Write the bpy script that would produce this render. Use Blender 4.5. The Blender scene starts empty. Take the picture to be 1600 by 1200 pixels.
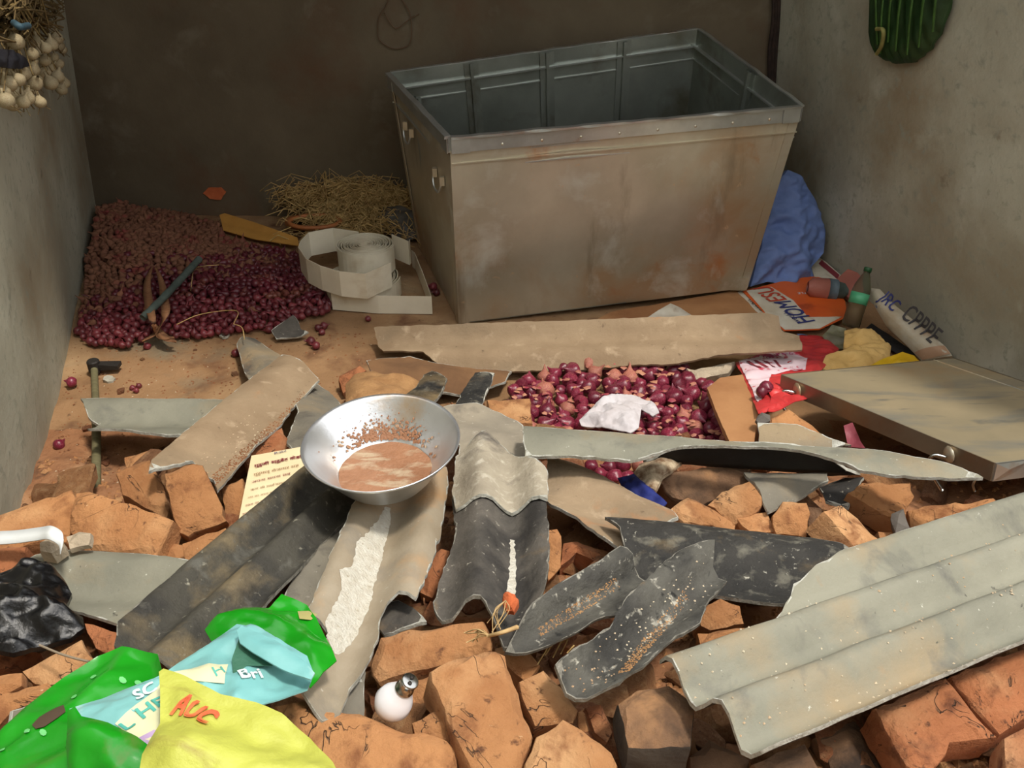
import bpy, bmesh, math, random
from mathutils import Vector, Matrix, noise, geometry
random.seed(7)
R = random.random
def U_(a, b): return a + (b - a) * R()
SC = bpy.context.scene
COL = SC.collection
# ------------------------------------------------------------------ camera, sky, sun, exposure
F, TH, H = 1450.0, math.radians(32.5), 1.6
cd = bpy.data.cameras.new('camera'); cam = bpy.data.objects.new('camera', cd); COL.objects.link(cam)
cam.location = (0, 0, H); cam.rotation_euler = (math.pi / 2 - TH, 0, 0)
cd.sensor_width = 36; cd.lens = F / 1600 * 36; cd.clip_start = .02
SC.camera = cam
w = bpy.data.worlds.new('sky'); SC.world = w; w.use_nodes = True
bg = w.node_tree.nodes['Background']; bg.inputs[0].default_value = (.97, .98, 1.0, 1); bg.inputs[1].default_value = 1.85
sd = bpy.data.lights.new('sun', 'SUN'); sd.energy = 2.8; sd.angle = math.radians(7); sd.color = (1, .93, .82)
sun = bpy.data.objects.new('sun', sd); COL.objects.link(sun)
sun.rotation_euler = Vector((-.33, .22, -1)).to_track_quat('-Z', 'Y').to_euler(); sun.location = (0, 0, 4)
SC.view_settings.view_transform = 'Standard'; SC.view_settings.look = 'None'
SC.view_settings.exposure = 0.14; SC.view_settings.gamma = 1
SC.view_settings.use_curve_mapping = False

# ------------------------------------------------------------------ photograph pixel -> place in the room
ct, st = math.cos(TH), math.sin(TH)
CO = Vector((0, 0, H))
def ray(x, y):
    a = (x - 800) / F; b = (600 - y) / F
    return Vector((a, ct + b * st, -st + b * ct))
def at(x, y, z=0.0):
    d = ray(x, y); return CO + d * ((z - H) / d.z)
def atY(x, y, Y):
    d = ray(x, y); return CO + d * (Y / d.y)
def on_plane(x, y, p0, n):
    d = ray(x, y); return CO + d * ((p0 - CO).dot(n) / d.dot(n))
def top_z(Y, X=0):                      # height of the rubble heap
    return .33 * min(1.15, max(0, (2.62 - Y) / 1.6))
def heap(x, y, off=0.0):                # point of a pixel on the heap, raised by off
    z = .1
    for _ in range(25):
        p = at(x, y, z); z = .5 * z + .5 * (top_z(p.y) + off)
    return at(x, y, z)
def pix(P):
    P = Vector(P) - CO; f = P.y * ct - P.z * st; u = P.y * st + P.z * ct
    return (800 + F * P.x / f, 600 - F * u / f)

# ------------------------------------------------------------------ materials
def lin(c):
    return tuple((v / 255 / 12.92 if v / 255 <= .04045 else ((v / 255 + .055) / 1.055) ** 2.4) for v in c)
MATS = {}
def M(name, c1, c2=None, scale=6, rough=.85, metal=0, layers=(), bump=.3, bscale=40, stretch=(1, 1, 1), rand=True, alpha=None, trans=0, spec=None, var=0, crack=0):
    if name in MATS: return MATS[name]
    m = bpy.data.materials.new(name); m.use_nodes = True; nt = m.node_tree; N = nt.nodes; L = nt.links
    b = N['Principled BSDF']; b.inputs['Roughness'].default_value = rough; b.inputs['Metallic'].default_value = metal
    if spec is not None: b.inputs['Specular IOR Level'].default_value = spec
    tc = N.new('ShaderNodeTexCoord'); vec = tc.outputs['Object']
    oi = N.new('ShaderNodeObjectInfo')
    if rand:
        vm = N.new('ShaderNodeVectorMath'); vm.operation = 'MULTIPLY_ADD'; vm.inputs[1].default_value = (1, 1, 1)
        mul = N.new('ShaderNodeMath'); mul.operation = 'MULTIPLY'; mul.inputs[1].default_value = 23
        L.new(oi.outputs['Random'], mul.inputs[0]); L.new(vec, vm.inputs[0]); L.new(mul.outputs[0], vm.inputs[2]); vec = vm.outputs[0]
    def nz(s, det=6, r=.6, st_=(1, 1, 1), dist=0):
        mp = N.new('ShaderNodeMapping'); mp.inputs['Scale'].default_value = st_
        n = N.new('ShaderNodeTexNoise'); n.inputs['Scale'].default_value = s; n.inputs['Detail'].default_value = det
        n.inputs['Roughness'].default_value = r; n.inputs['Distortion'].default_value = dist
        L.new(vec, mp.inputs[0]); L.new(mp.outputs[0], n.inputs['Vector']); return n.outputs['Fac']
    def ramp(fac, lo, hi):
        r = N.new('ShaderNodeMapRange'); r.inputs[1].default_value = lo; r.inputs[2].default_value = hi
        L.new(fac, r.inputs[0]); return r.outputs[0]
    def mix(a, bcol, fac):
        x = N.new('ShaderNodeMix'); x.data_type = 'RGBA'
        L.new(fac, x.inputs[0])
        if isinstance(a, tuple): x.inputs[6].default_value = (*a, 1)
        else: L.new(a, x.inputs[6])
        x.inputs[7].default_value = (*bcol, 1); return x.outputs[2]
    c1 = lin(c1); c2 = lin(c2) if c2 else tuple(v * .8 for v in c1)
    col = mix(c1, c2, ramp(nz(scale, st_=stretch), .35, .65))
    for (c, s, lo, hi, *sx) in layers:
        col = mix(col, lin(c), ramp(nz(s, st_=sx[0] if sx else (1, 1, 1), dist=.3), lo, hi))
    if var:
        hs = N.new('ShaderNodeHueSaturation'); mr = N.new('ShaderNodeMapRange'); mr.inputs[3].default_value = 1 - var; mr.inputs[4].default_value = 1 + var
        L.new(oi.outputs['Random'], mr.inputs[0]); L.new(mr.outputs[0], hs.inputs['Value']); L.new(col, hs.inputs['Color']); col = hs.outputs[0]
    L.new(col, b.inputs['Base Color'])
    ck = None
    if crack:
        n_ = nz(crack, 4, .6, dist=1.2); sb = N.new('ShaderNodeMath'); sb.operation = 'SUBTRACT'; sb.inputs[1].default_value = .5; L.new(n_, sb.inputs[0])
        ab = N.new('ShaderNodeMath'); ab.operation = 'ABSOLUTE'; L.new(sb.outputs[0], ab.inputs[0])
        thin = ramp(ab.outputs[0], .005, .0); gate = ramp(nz(crack * .7 + 3, 3), .5, .56)
        mu = N.new('ShaderNodeMath'); mu.operation = 'MULTIPLY'; L.new(thin, mu.inputs[0]); L.new(gate, mu.inputs[1]); ck = mu.outputs[0]
        cc = N.new('ShaderNodeMix'); cc.data_type = 'RGBA'; L.new(ck, cc.inputs[0]); L.new(col, cc.inputs[6]); cc.inputs[7].default_value = (.22, .115, .06, 1)
        L.new(cc.outputs[2], b.inputs['Base Color'])
    if bump:
        bp = N.new('ShaderNodeBump'); bp.inputs['Strength'].default_value = bump; bp.inputs['Distance'].default_value = .01
        f = nz(bscale, 8, .65)
        if ck:
            sb2 = N.new('ShaderNodeMath'); sb2.operation = 'SUBTRACT'; L.new(f, sb2.inputs[0]); L.new(ck, sb2.inputs[1]); f = sb2.outputs[0]
        L.new(f, bp.inputs['Height']); L.new(bp.outputs[0], b.inputs['Normal'])
    if trans: b.inputs['Transmission Weight'].default_value = trans
    if alpha is not None: b.inputs['Alpha'].default_value = alpha
    MATS[name] = m; return m

WALLC = M('cement plaster', (186, 184, 164), (164, 160, 140), 2.2, .9, layers=[((150, 136, 110), 1.3, .5, .72), ((198, 198, 180), 3.5, .56, .8), ((120, 108, 88), 9, .66, .8), ((152, 152, 134), 30, .55, .7)], bump=.3, bscale=30, rand=False)
WALLB = M('old mud plaster', (108, 96, 76), (88, 76, 58), 1.8, .95, layers=[((96, 66, 44), 1.1, .5, .66), ((122, 112, 94), 4, .58, .8)], bump=.3, bscale=25, rand=False)
FLOOR = M('trodden earth floor', (160, 124, 88), (136, 102, 68), 4, .95, layers=[((178, 148, 110), 2.4, .52, .7), ((112, 76, 50), 7, .54, .7), ((128, 118, 96), 1.6, .58, .72), ((92, 62, 40), 40, .64, .74)], bump=.7, bscale=35, rand=False)
HEAP = M('crumbled brick earth', (172, 122, 84), (140, 94, 62), 9, .97, layers=[((190, 146, 106), 5, .55, .7), ((96, 66, 46), 14, .58, .7)], bump=1, bscale=60, rand=False)
BRICK = M('sun dried brick', (182, 130, 84), (162, 110, 68), 8, .95, layers=[((198, 152, 106), 4, .5, .66), ((136, 88, 54), 13, .56, .7), ((106, 68, 44), 44, .62, .72), ((216, 188, 148), 60, .7, .76)], bump=1, bscale=48, var=.12, crack=6)
BRICKR = M('reddish brick', (180, 116, 76), (156, 96, 60), 9, .95, layers=[((194, 144, 102), 5, .5, .68), ((112, 66, 42), 16, .56, .7), ((86, 54, 38), 50, .62, .72)], bump=1, bscale=50, var=.08, crack=9)
BRICKD = M('soiled and shaded brick', (136, 104, 78), (108, 80, 58), 9, .95, layers=[((164, 122, 84), 6, .55, .7), ((56, 44, 36), 8, .5, .66)], bump=.8, bscale=60)  # darker brick copy: shade painted in for bricks under sheets, plus soil
SOOT = M('dark mortar face', (78, 72, 64), (58, 52, 46), 20, .9, bump=.4)
GREYM = M('grey cement face', (104, 98, 92), (84, 78, 72), 20, .9, bump=.4)
ASB = M('grey fibre cement', (128, 122, 108), (106, 101, 90), 7, .8, layers=[((150, 132, 104), 3.2, .48, .66), ((84, 80, 74), 9, .55, .7), ((170, 166, 154), 60, .66, .74), ((146, 112, 78), 5, .62, .76), ((66, 62, 56), 40, .68, .74)], bump=.35, bscale=70)
ASBL = M('pale fibre cement', (140, 138, 122), (120, 119, 105), 5, .78, layers=[((150, 132, 102), 3, .5, .68), ((98, 97, 90), 9, .56, .74), ((200, 199, 186), 70, .68, .74), ((164, 124, 78), 4, .64, .76), ((78, 76, 68), 44, .67, .73)], bump=.3, bscale=80)
ASBB = M('beige dusted fibre cement', (160, 138, 110), (138, 116, 90), 5, .85, layers=[((122, 106, 84), 3, .52, .7), ((182, 160, 132), 18, .58, .75), ((170, 118, 76), 6, .6, .76), ((98, 80, 62), 40, .66, .74)], bump=.35, bscale=60)
ASBD = M('soot black fibre cement', (54, 52, 48), (34, 33, 31), 12, .75, layers=[((104, 101, 90), 26, .54, .68), ((116, 98, 68), 5, .56, .72), ((170, 166, 152), 70, .64, .7), ((20, 20, 20), 9, .56, .68)], bump=.7, bscale=60)
ASBM = M('half blackened fibre cement', (98, 92, 84), (74, 70, 64), 9, .75, layers=[((48, 45, 42), 5, .46, .6), ((128, 106, 76), 6, .58, .72), ((160, 154, 140), 60, .64, .72)], bump=.5, bscale=60)
ASBI = M('grey black speckled fibre cement', (92, 90, 82), (66, 64, 59), 10, .75, layers=[((44, 43, 40), 7, .5, .66), ((132, 106, 72), 4.5, .56, .7), ((176, 172, 158), 46, .6, .7), ((30, 30, 28), 30, .62, .7)], bump=.7, bscale=60)
ASBF = M('olive black fibre cement', (70, 67, 58), (46, 44, 40), 8, .75, layers=[((118, 104, 78), 4, .5, .64), ((30, 30, 28), 6, .52, .66), ((150, 146, 130), 50, .62, .72), ((92, 90, 82), 18, .58, .7)], bump=.6, bscale=60)
EDGE = M('broken fibre edge', (206, 206, 196), (164, 162, 150), 60, .9, bump=.8, bscale=120)
EDGED = M('sooty broken edge', (160, 156, 144), (104, 101, 92), 60, .9, bump=.8, bscale=120)
UNDER = M('dark sheet underside', (70, 64, 58), (52, 47, 42), 12, .9)
STEEL = M('dusty galvanised steel', (206, 198, 176), (176, 166, 142), 2.2, .38, .62, layers=[((186, 154, 118), 1.6, .5, .66), ((190, 132, 84), 3.1, .62, .72), ((214, 214, 200), 4, .58, .72), ((150, 134, 110), 6, .58, .72, (1, 1, .25)), ((214, 186, 148), 26, .66, .74)], bump=.06, bscale=9, rand=False)
STEELI = M('clean galvanised steel', (170, 176, 168), (140, 146, 138), 3, .34, .85, layers=[((120, 116, 100), 4, .55, .75)], bump=.05, bscale=12)
STEELB = M('bright galvanised edge', (205, 210, 208), (182, 186, 182), 8, .3, .8, layers=[((168, 120, 74), 6, .62, .74)], bump=.05, bscale=20)
LIDM = M('dust covered steel sheet', (172, 156, 126), (152, 140, 114), 3, .5, .35, layers=[((130, 127, 116), 3.4, .5, .62, (.5, 1.8, 1)), ((176, 140, 96), 2.2, .56, .72), ((108, 107, 100), 9, .6, .7, (.4, 2, 1))], bump=.05, bscale=12)
LIDS = M('lid flange steel', (150, 142, 124), (124, 112, 94), 4, .4, .7, layers=[((140, 108, 80), 4, .52, .7)], bump=.05)
ALU = M('scratched aluminium', (226, 228, 230), (206, 208, 210), 5, .3, .85, layers=[((206, 180, 150), 5, .56, .72)], bump=.08, bscale=60)
MUD = M('wet clay slurry', (160, 114, 82), (140, 96, 66), 8, .5, layers=[((178, 156, 128), 14, .5, .62, (.6, 2, 1))], bump=.8, bscale=40)
POWDER = M('spilled white lime', (240, 236, 222), (222, 214, 196), 60, 1, layers=[((190, 176, 148), 90, .62, .72)], bump=1, bscale=160)
ONION = M('red onion skin', (122, 34, 56), (88, 20, 38), 8, .3, layers=[((186, 104, 122), 9, .56, .72), ((160, 106, 76), 7, .62, .72)], bump=.1, var=.3)
ONIONP = M('papery onion skin', (186, 132, 100), (150, 84, 76), 20, .6, layers=[((140, 40, 62), 12, .5, .62)], bump=.2, var=.15)
SHAL = M('red shallot skin', (116, 38, 52), (86, 28, 38), 9, .42, layers=[((140, 84, 64), 7, .52, .68)], bump=.1, var=.35)
SHALD = M('muddy shallot skin', (142, 96, 70), (118, 74, 54), 20, .85, layers=[((138, 56, 52), 12, .56, .7)], bump=.2, var=.25)
ROOT = M('dry root tuft', (200, 170, 120), (170, 138, 92), 20, .9)
STRAW = M('dry straw', (216, 184, 122), (166, 132, 78), 30, .9, bump=0)
ROPEC = M('orange brown plastic hose', (190, 118, 66), (160, 96, 52), 10, .6)
STRIP = M('translucent white plastic strip', (232, 224, 202), (216, 206, 182), 5, .42, layers=[((190, 170, 138), 4, .58, .78)], bump=.03)
YPL = M('ochre plastic', (206, 152, 74), (184, 130, 58), 6, .6, bump=.1)
BLUE = M('blue woven cloth', (116, 138, 190), (98, 120, 172), 8, .75, bump=.2)
BLUED = M('dark blue cloth', (30, 44, 120), (20, 28, 84), 12, .8)
WHITEC = M('white cotton cloth', (206, 202, 206), (184, 176, 176), 9, .85, layers=[((170, 146, 126), 7, .6, .75)], bump=.3, bscale=90)
YCLOTH = M('cream yellow cloth', (222, 184, 116), (200, 160, 92), 8, .85, bump=.3)
YEL = M('bright yellow plastic', (216, 176, 20), (196, 150, 14), 8, .5)
RED = M('red plastic film', (206, 62, 62), (176, 44, 46), 8, .45, bump=.1)
PINKP = M('pink printed film', (236, 218, 222), (222, 190, 200), 6, .5, layers=[((206, 62, 86), 14, .54, .58)], bump=.1)
ORG = M('orange magazine print', (222, 104, 40), (210, 88, 34), 5, .5, layers=[((150, 62, 34), 3, .62, .7)], bump=.05)
PAPERW = M('dusty white print paper', (218, 212, 196), (196, 184, 160), 8, .8, layers=[((160, 134, 104), 9, .58, .72)], bump=.1)
PAPERC = M('cream pamphlet paper', (240, 224, 184), (230, 210, 168), 6, .8, bump=.1)
INKM = M('maroon ink', (140, 50, 60), rough=.7, bump=0); INKN = M('navy ink', (52, 58, 116), rough=.7, bump=0)
INKG = M('green ink', (44, 120, 84), rough=.7, bump=0); INKR = M('red stencil ink', (206, 84, 48), (222, 120, 70), 30, .8, bump=0)
INKO = M('orange red ink', (206, 74, 44), rough=.7, bump=0); INKT = M('teal ink', (88, 184, 170), rough=.6, bump=0); INKW = M('white ink', (224, 236, 236), rough=.6, bump=0)
INKB = M('brown ink', (150, 104, 60), rough=.8, bump=0); INKK = M('dark grey ink', (66, 62, 62), rough=.8, bump=0)
GREEN = M('glossy green plastic', (30, 150, 30), (20, 126, 20), 5, .25, layers=[((84, 118, 42), 3.5, .54, .68), ((104, 108, 62), 6, .62, .74)], bump=.12, bscale=14)
DOT = M('mint dot print', (120, 214, 130), rough=.4, bump=0)
TEAL = M('pale turquoise plastic', (132, 190, 188), (114, 174, 174), 5, .28, layers=[((184, 216, 212), 8, .6, .72)], bump=.12, bscale=14)
CREAMP = M('cream print', (226, 226, 186), rough=.4, bump=0); LILAC = M('lilac print', (196, 170, 212), rough=.4, bump=0)
YSACK = M('yellow woven sack', (190, 194, 84), (172, 174, 74), 6, .5, layers=[((150, 134, 64), 5, .58, .72, (1, 4, 1))], bump=.35, bscale=60)
BLACKP = M('black polythene', (20, 20, 22), (12, 12, 13), 5, .2, layers=[((60, 54, 46), 5, .64, .76)], bump=.35, bscale=30)
BPLAS = M('brown dusty board', (176, 128, 84), (156, 108, 68), 5, .8, layers=[((140, 92, 56), 3, .55, .7)], bump=.15)
SACKB = M('burlap cloth', (176, 134, 88), (150, 110, 70), 20, .95, bump=.6, bscale=120)
IRON = M('dark forged iron', (62, 58, 54), (46, 42, 40), 12, .6, .5)
WOOD = M('grey green wood handle', (116, 110, 78), (96, 90, 62), 14, .8, stretch=(1, 8, 1))
PIPE = M('grey green stick bark', (84, 96, 88), (62, 72, 66), 20, .8)
LEAFB = M('dry brown leaf', (158, 112, 76), (128, 84, 54), 20, .8, stretch=(1, 6, 1))
LEAFG = M('green leaf', (70, 110, 46), (50, 84, 34), 14, .5, stretch=(8, 1, 1), layers=[((138, 140, 70), 10, .6, .75)])
LEAFD = M('dark green sheath', (44, 74, 34), (30, 54, 26), 10, .5)
GARL = M('garlic skin', (170, 160, 128), (140, 118, 84), 14, .7, layers=[((122, 84, 48), 9, .55, .7)], bump=.2, var=.15)
BULBW = M('frosted white bulb', (246, 246, 250), (240, 240, 246), 4, .25, bump=0)
CHROME = M('nickel bulb cap', (190, 190, 186), rough=.22, metal=1, bump=0)
WHITEP = M('white strap plastic', (228, 232, 232), rough=.35, bump=0)
PLAST = M('cement plaster lump', (196, 180, 156), (166, 150, 128), 14, .95, layers=[((206, 150, 112), 10, .58, .7)], bump=.9)
BOTG = M('clear bottle plastic', (214, 216, 196), rough=.06, bump=0, trans=.95)
BOTG.node_tree.nodes['Principled BSDF'].inputs['IOR'].default_value = 1.08
BOTM = M('muddy water', (166, 118, 76), (148, 100, 60), 8, .3, bump=0); LABG = M('green bottle label', (60, 150, 104), (90, 176, 130), 12, .5, bump=0)
PINKB = M('dusty pink plastic', (172, 104, 88), (150, 88, 74), 8, .6); TEALB = M('grey teal band', (96, 112, 120), rough=.6)
PRINTR = M('printed woven roll', (184, 178, 160), (168, 150, 122), 10, .6, layers=[((160, 124, 92), 6, .56, .66), ((96, 104, 128), 12, .62, .66)], bump=.2)
CLAYR = M('orange clay', (210, 112, 66), (186, 92, 50), 14, .95, bump=.8)
ROPED = M('dark coir rope', (58, 42, 34), (40, 30, 24), 30, .9); WIREM = M('rusty wire', (110, 84, 60), rough=.7, bump=0)
CORD = M('grey cord', (150, 136, 116), rough=.8, bump=0)
DUSTY = M('tan dust', (176, 138, 96), (150, 108, 68), 9, .95, bump=0)
GRIT = M('pale grit', (208, 196, 170), (170, 130, 92), 3, .95, bump=0)
SILT = M('brown grit', (150, 100, 64), (112, 70, 44), 3, .95, bump=0)

# ------------------------------------------------------------------ object helpers
def tag(o, label=None, cat=None, group=None, kind=None):
    if label: o['label'] = label
    if cat: o['category'] = cat
    if group: o['group'] = group
    if kind: o['kind'] = kind
    return o
def wm(o):
    m = o.matrix_basis.copy()
    return wm(o.parent) @ o.matrix_parent_inverse @ m if o.parent else m
def link(name, me, parent=None):
    o = bpy.data.objects.new(name, me); COL.objects.link(o)
    if parent: o.parent = parent
    return o
def empty(name, loc, rot=None):
    o = bpy.data.objects.new(name, None); COL.objects.link(o); o.empty_display_size = .05
    o.matrix_basis = Matrix.Translation(loc) @ (rot.to_4x4() if rot else Matrix()); return o
def mesh(name, vs, fs, mats, fm=None, smooth=True):
    me = bpy.data.meshes.new(name); me.from_pydata([tuple(v) for v in vs], [], fs)
    for m in (mats if isinstance(mats, (list, tuple)) else [mats]): me.materials.append(m)
    if fm: me.polygons.foreach_set('material_index', fm)
    if smooth: me.polygons.foreach_set('use_smooth', [True] * len(me.polygons))
    me.update(); return me
def wobj(name, vs, fs, mats, parent=None, fm=None, smooth=True):
    """mesh given in world coordinates; origin at its centre or, for a part, at the parent's origin"""
    if parent is None:
        c = sum((Vector(v) for v in vs), Vector()) / len(vs); c.z = min(v[2] for v in vs)
        o = link(name, mesh(name, [Vector(v) - c for v in vs], fs, mats, fm, smooth)); o.location = c
    else:
        inv = wm(parent).inverted()
        o = link(name, mesh(name, [inv @ Vector(v) for v in vs], fs, mats, fm, smooth), parent)
    return o
def tube_geo(pts, r, n=6, caps=True):
    pts = [Vector(p) for p in pts]; vs = []; fs = []; up = Vector((.13, .27, 1)).normalized(); prev = None
    for i, p in enumerate(pts):
        t = (pts[min(i + 1, len(pts) - 1)] - pts[max(i - 1, 0)]).normalized()
        a = t.cross(up if prev is None else prev)
        if a.length < 1e-4: a = t.cross(Vector((1, 0, 0)))
        a.normalize(); b = t.cross(a); prev = -b if prev is None else b.cross(t) * 0 + (a.cross(t)).normalized()
        rr = r[i] if isinstance(r, (list, tuple)) else r
        for k in range(n):
            an = 2 * math.pi * k / n; vs.append(p + (a * math.cos(an) + b * math.sin(an)) * rr)
    for i in range(len(pts) - 1):
        for k in range(n):
            k2 = (k + 1) % n; fs.append((i * n + k, i * n + k2, (i + 1) * n + k2, (i + 1) * n + k))
    if caps:
        fs.append(tuple(range(n))); fs.append(tuple((len(pts) - 1) * n + k for k in reversed(range(n))))
    return vs, fs
def tube(name, pts, r, m, parent=None, n=8): 
    vs, fs = tube_geo(pts, r, n); return wobj(name, vs, fs, m, parent)
def lathe_geo(prof, n=24):
    vs = []; fs = []
    for (r, z) in prof:
        for k in range(n): vs.append(Vector((r * math.cos(2 * math.pi * k / n), r * math.sin(2 * math.pi * k / n), z)))
    for i in range(len(prof) - 1):
        for k in range(n):
            k2 = (k + 1) % n; fs.append((i * n + k, i * n + k2, (i + 1) * n + k2, (i + 1) * n + k))
    return vs, fs
def box_geo(c, sx, sy, sz, rot=None):
    vs = [Vector((x * sx / 2, y * sy / 2, z * sz / 2)) for z in (-1, 1) for y in (-1, 1) for x in (-1, 1)]
    if rot: vs = [rot @ v for v in vs]
    vs = [v + Vector(c) for v in vs]
    return vs, [(0, 2, 3, 1), (4, 5, 7, 6), (0, 1, 5, 4), (2, 6, 7, 3), (0, 4, 6, 2), (1, 3, 7, 5)]
def join_geo(gs):
    V, Fc = [], []
    for vs, fs in gs:
        k = len(V); V += vs; Fc += [tuple(i + k for i in f) for f in fs]
    return V, Fc
def bezier(ps, n=12):                    # Catmull-Rom through points
    ps = [Vector(p) for p in ps]; out = []
    q = [ps[0] * 2 - ps[1]] + ps + [ps[-1] * 2 - ps[-2]]
    for i in range(1, len(q) - 2):
        a, b, c, d = q[i - 1:i + 3]
        for k in range(n):
            t = k / n
            out.append(.5 * ((2 * b) + (c - a) * t + (2 * a - 5 * b + 4 * c - d) * t * t + (3 * b - a - 3 * c + d) * t ** 3))
    out.append(ps[-1]); return out

def seg_d(p, a, b):
    ab = (b[0] - a[0], b[1] - a[1]); L = ab[0] ** 2 + ab[1] ** 2 or 1e-12
    t = max(0, min(1, ((p[0] - a[0]) * ab[0] + (p[1] - a[1]) * ab[1]) / L))
    return math.hypot(p[0] - a[0] - t * ab[0], p[1] - a[1] - t * ab[1])
def inside(p, P):
    c = False; n = len(P)
    for i in range(n):
        a, b = P[i], P[i - 1]
        if (a[1] > p[1]) != (b[1] > p[1]) and p[0] < (b[0] - a[0]) * (p[1] - a[1]) / (b[1] - a[1]) + a[0]: c = not c
    return c
def nz2(u, v, s=1, k=0): return noise.noise(Vector((u * s, v * s, k * 7.31)))

class Slab: pass
SEED = [0]
def plane_of(anch):
    P = []
    for a in anch:
        P.append(a if isinstance(a, Vector) else heap(*a))
    n = (P[1] - P[0]).cross(P[2] - P[0]).normalized()
    if n.dot(CO - P[0]) < 0: n = -n
    return P[0], n
def slab(name, poly, anch, axis, hf=None, thick=.006, mats=None, res=.02, jag=.0, parent=None, bevel=0, rows=1, warp=0, sharp=0, fringe=0):
    """A piece outlined in the photograph, built on its own tilted plane (anch: three pixel points with height
    above the heap), with real relief hf(u, v, edge distance), thickness and broken edges."""
    SEED[0] += 1; sd_ = SEED[0]
    p0, n = plane_of(anch)
    W = [on_plane(x, y, p0, n) for x, y in poly]
    a0, a1 = on_plane(*axis[0], p0, n), on_plane(*axis[1], p0, n)
    u = (a1 - a0).normalized(); v = n.cross(u).normalized()
    c = sum(W, Vector()) / len(W)
    fr = Matrix((u, v, n)).transposed()
    P = [((p - c).dot(u), (p - c).dot(v)) for p in W]
    area = sum(P[i - 1][0] * P[i][1] - P[i][0] * P[i - 1][1] for i in range(len(P)))
    if area < 0: P = P[::-1]
    D = []
    for i in range(len(P)):                    # subdivide and roughen the outline
        a, b = P[i], P[(i + 1) % len(P)]; L = math.dist(a, b); k = max(1, int(L / res + .5))
        nx, ny = (b[1] - a[1]) / (L or 1), -(b[0] - a[0]) / (L or 1)
        for j in range(k):
            t = j / k; q = (a[0] + (b[0] - a[0]) * t, a[1] + (b[1] - a[1]) * t)
            d = jag * (nz2(q[0], q[1], 34, sd_) * .55 + nz2(q[0], q[1], 120, sd_ + 3) * .9) if jag else 0
            D.append((q[0] + nx * d, q[1] + ny * d))
    x0, x1 = min(p[0] for p in D), max(p[0] for p in D); y0, y1 = min(p[1] for p in D), max(p[1] for p in D)
    pts = list(D)
    if fringe:
        for i in range(len(D)):
            a, b = D[i - 1], D[(i + 1) % len(D)]; L = math.dist(a, b) or 1; k = fringe * (.35 + 1.3 * abs(nz2(D[i][0], D[i][1], 45, sd_ + 5)) * 1.6)
            q = (D[i][0] - (b[1] - a[1]) / L * k, D[i][1] + (b[0] - a[0]) / L * k)
            if inside(q, D) and min(seg_d(q, D[j - 1], D[j]) for j in range(len(D))) > k * .45: pts.append(q)
    nfr_ = len(pts); r = 0; y = y0 + res * .5
    while y < y1:
        x = x0 + (res * .5 if r % 2 else 0)
        while x < x1:
            if inside((x, y), D) and min(seg_d((x, y), D[i - 1], D[i]) for i in range(0, len(D))) > res * .45: pts.append((x, y))
            x += res
        y += res * .87; r += 1
    out = geometry.delaunay_2d_cdt([Vector(p) for p in pts], [], [list(range(len(D)))], 1, 1e-6)
    V2, F2 = out[0], out[2]
    s = Slab(); s.P = D; s.c = c; s.fr = fr; s.n = n; s.p0 = p0
    def ed(x, y): return min(seg_d((x, y), D[i - 1], D[i]) for i in range(len(D)))
    need = hf is not None and hf.__code__.co_argcount == 3
    def h(x, y):
        return (hf(x, y, ed(x, y)) if need else (hf(x, y) if hf else 0))
    s.h = h
    Z = [h(p[0], p[1]) for p in V2]
    top = []
    be = {}
    for f in F2:
        for i in range(len(f)):
            e = (f[i], f[(i + 1) % len(f)]); be[e] = be.get(e, 0) + 1
    bnd = [e for e in be if (e[1], e[0]) not in be]
    bset = {i for e in bnd for i in e}
    for i, p in enumerate(V2):
        dz = 0; x, y = p
        if bevel and i in bset: dz = -bevel * .5; x *= .975; y *= .975
        top.append(Vector((x, y, Z[i] + dz)))
    vs = list(top); fs = [tuple(f) for f in F2]; nt_ = len(vs)
    fm = [(1 if fringe and all(k < nfr_ for k in f) and sum(math.dist(V2[f[a_]], V2[f[a_ - 1]]) for a_ in (0, 1, 2)) < res * 4 and any(k >= len(D) for k in f) and nz2(V2[f[0]][0], V2[f[0]][1], 22, sd_) > -.06 else 0) for f in fs]
    bot = [Vector((p[0], p[1], (Z[i] if not bevel else 0) - thick)) for i, p in enumerate(V2)]
    vs += bot; fs += [tuple(i + nt_ for i in reversed(f)) for f in F2]; fm += [min(2, len(mats) - 1) if isinstance(mats, (list, tuple)) and len(mats) > 2 else 0] * len(F2)
    nm = len(mats) if isinstance(mats, (list, tuple)) else 1
    rowi = []
    for rr in range(rows + 1):
        m_ = {}
        for i in bset:
            x, y = V2[i]
            zt = top[i].z if rr == 0 else (top[i].z * (1 - rr / rows) + bot[i].z * rr / rows)
            if bevel and rr == 0: q = Vector((top[i].x, top[i].y, zt))
            elif bevel and rr == 1 and rows > 1: q = Vector((x, y, top[i].z - bevel))
            else: q = Vector((x, y, zt))
            m_[i] = len(vs); vs.append(q)
        rowi.append(m_)
    for a, b in bnd:
        for rr in range(rows):
            A, B = rowi[rr], rowi[rr + 1]
            fs.append((A[a], B[a], B[b], A[b])); fm.append(1 if nm > 1 else 0)
    if warp:
        for q in vs:
            k = noise.noise_vector(q * 22 + Vector((sd_, 0, 0))) * warp + noise.noise_vector(q * 60 + Vector((sd_, 0, 0))) * warp * .45
            q += k
    me = mesh(name, vs, fs, mats, fm)
    if bevel or sharp: me.set_sharp_from_angle(angle=math.radians(sharp or 28))
    o = link(name, me); o.matrix_basis = Matrix.Translation(c) @ fr.to_4x4()
    if parent:
        o.parent = parent; o.matrix_parent_inverse = wm(parent).inverted()
    s.o = o; return s
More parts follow.
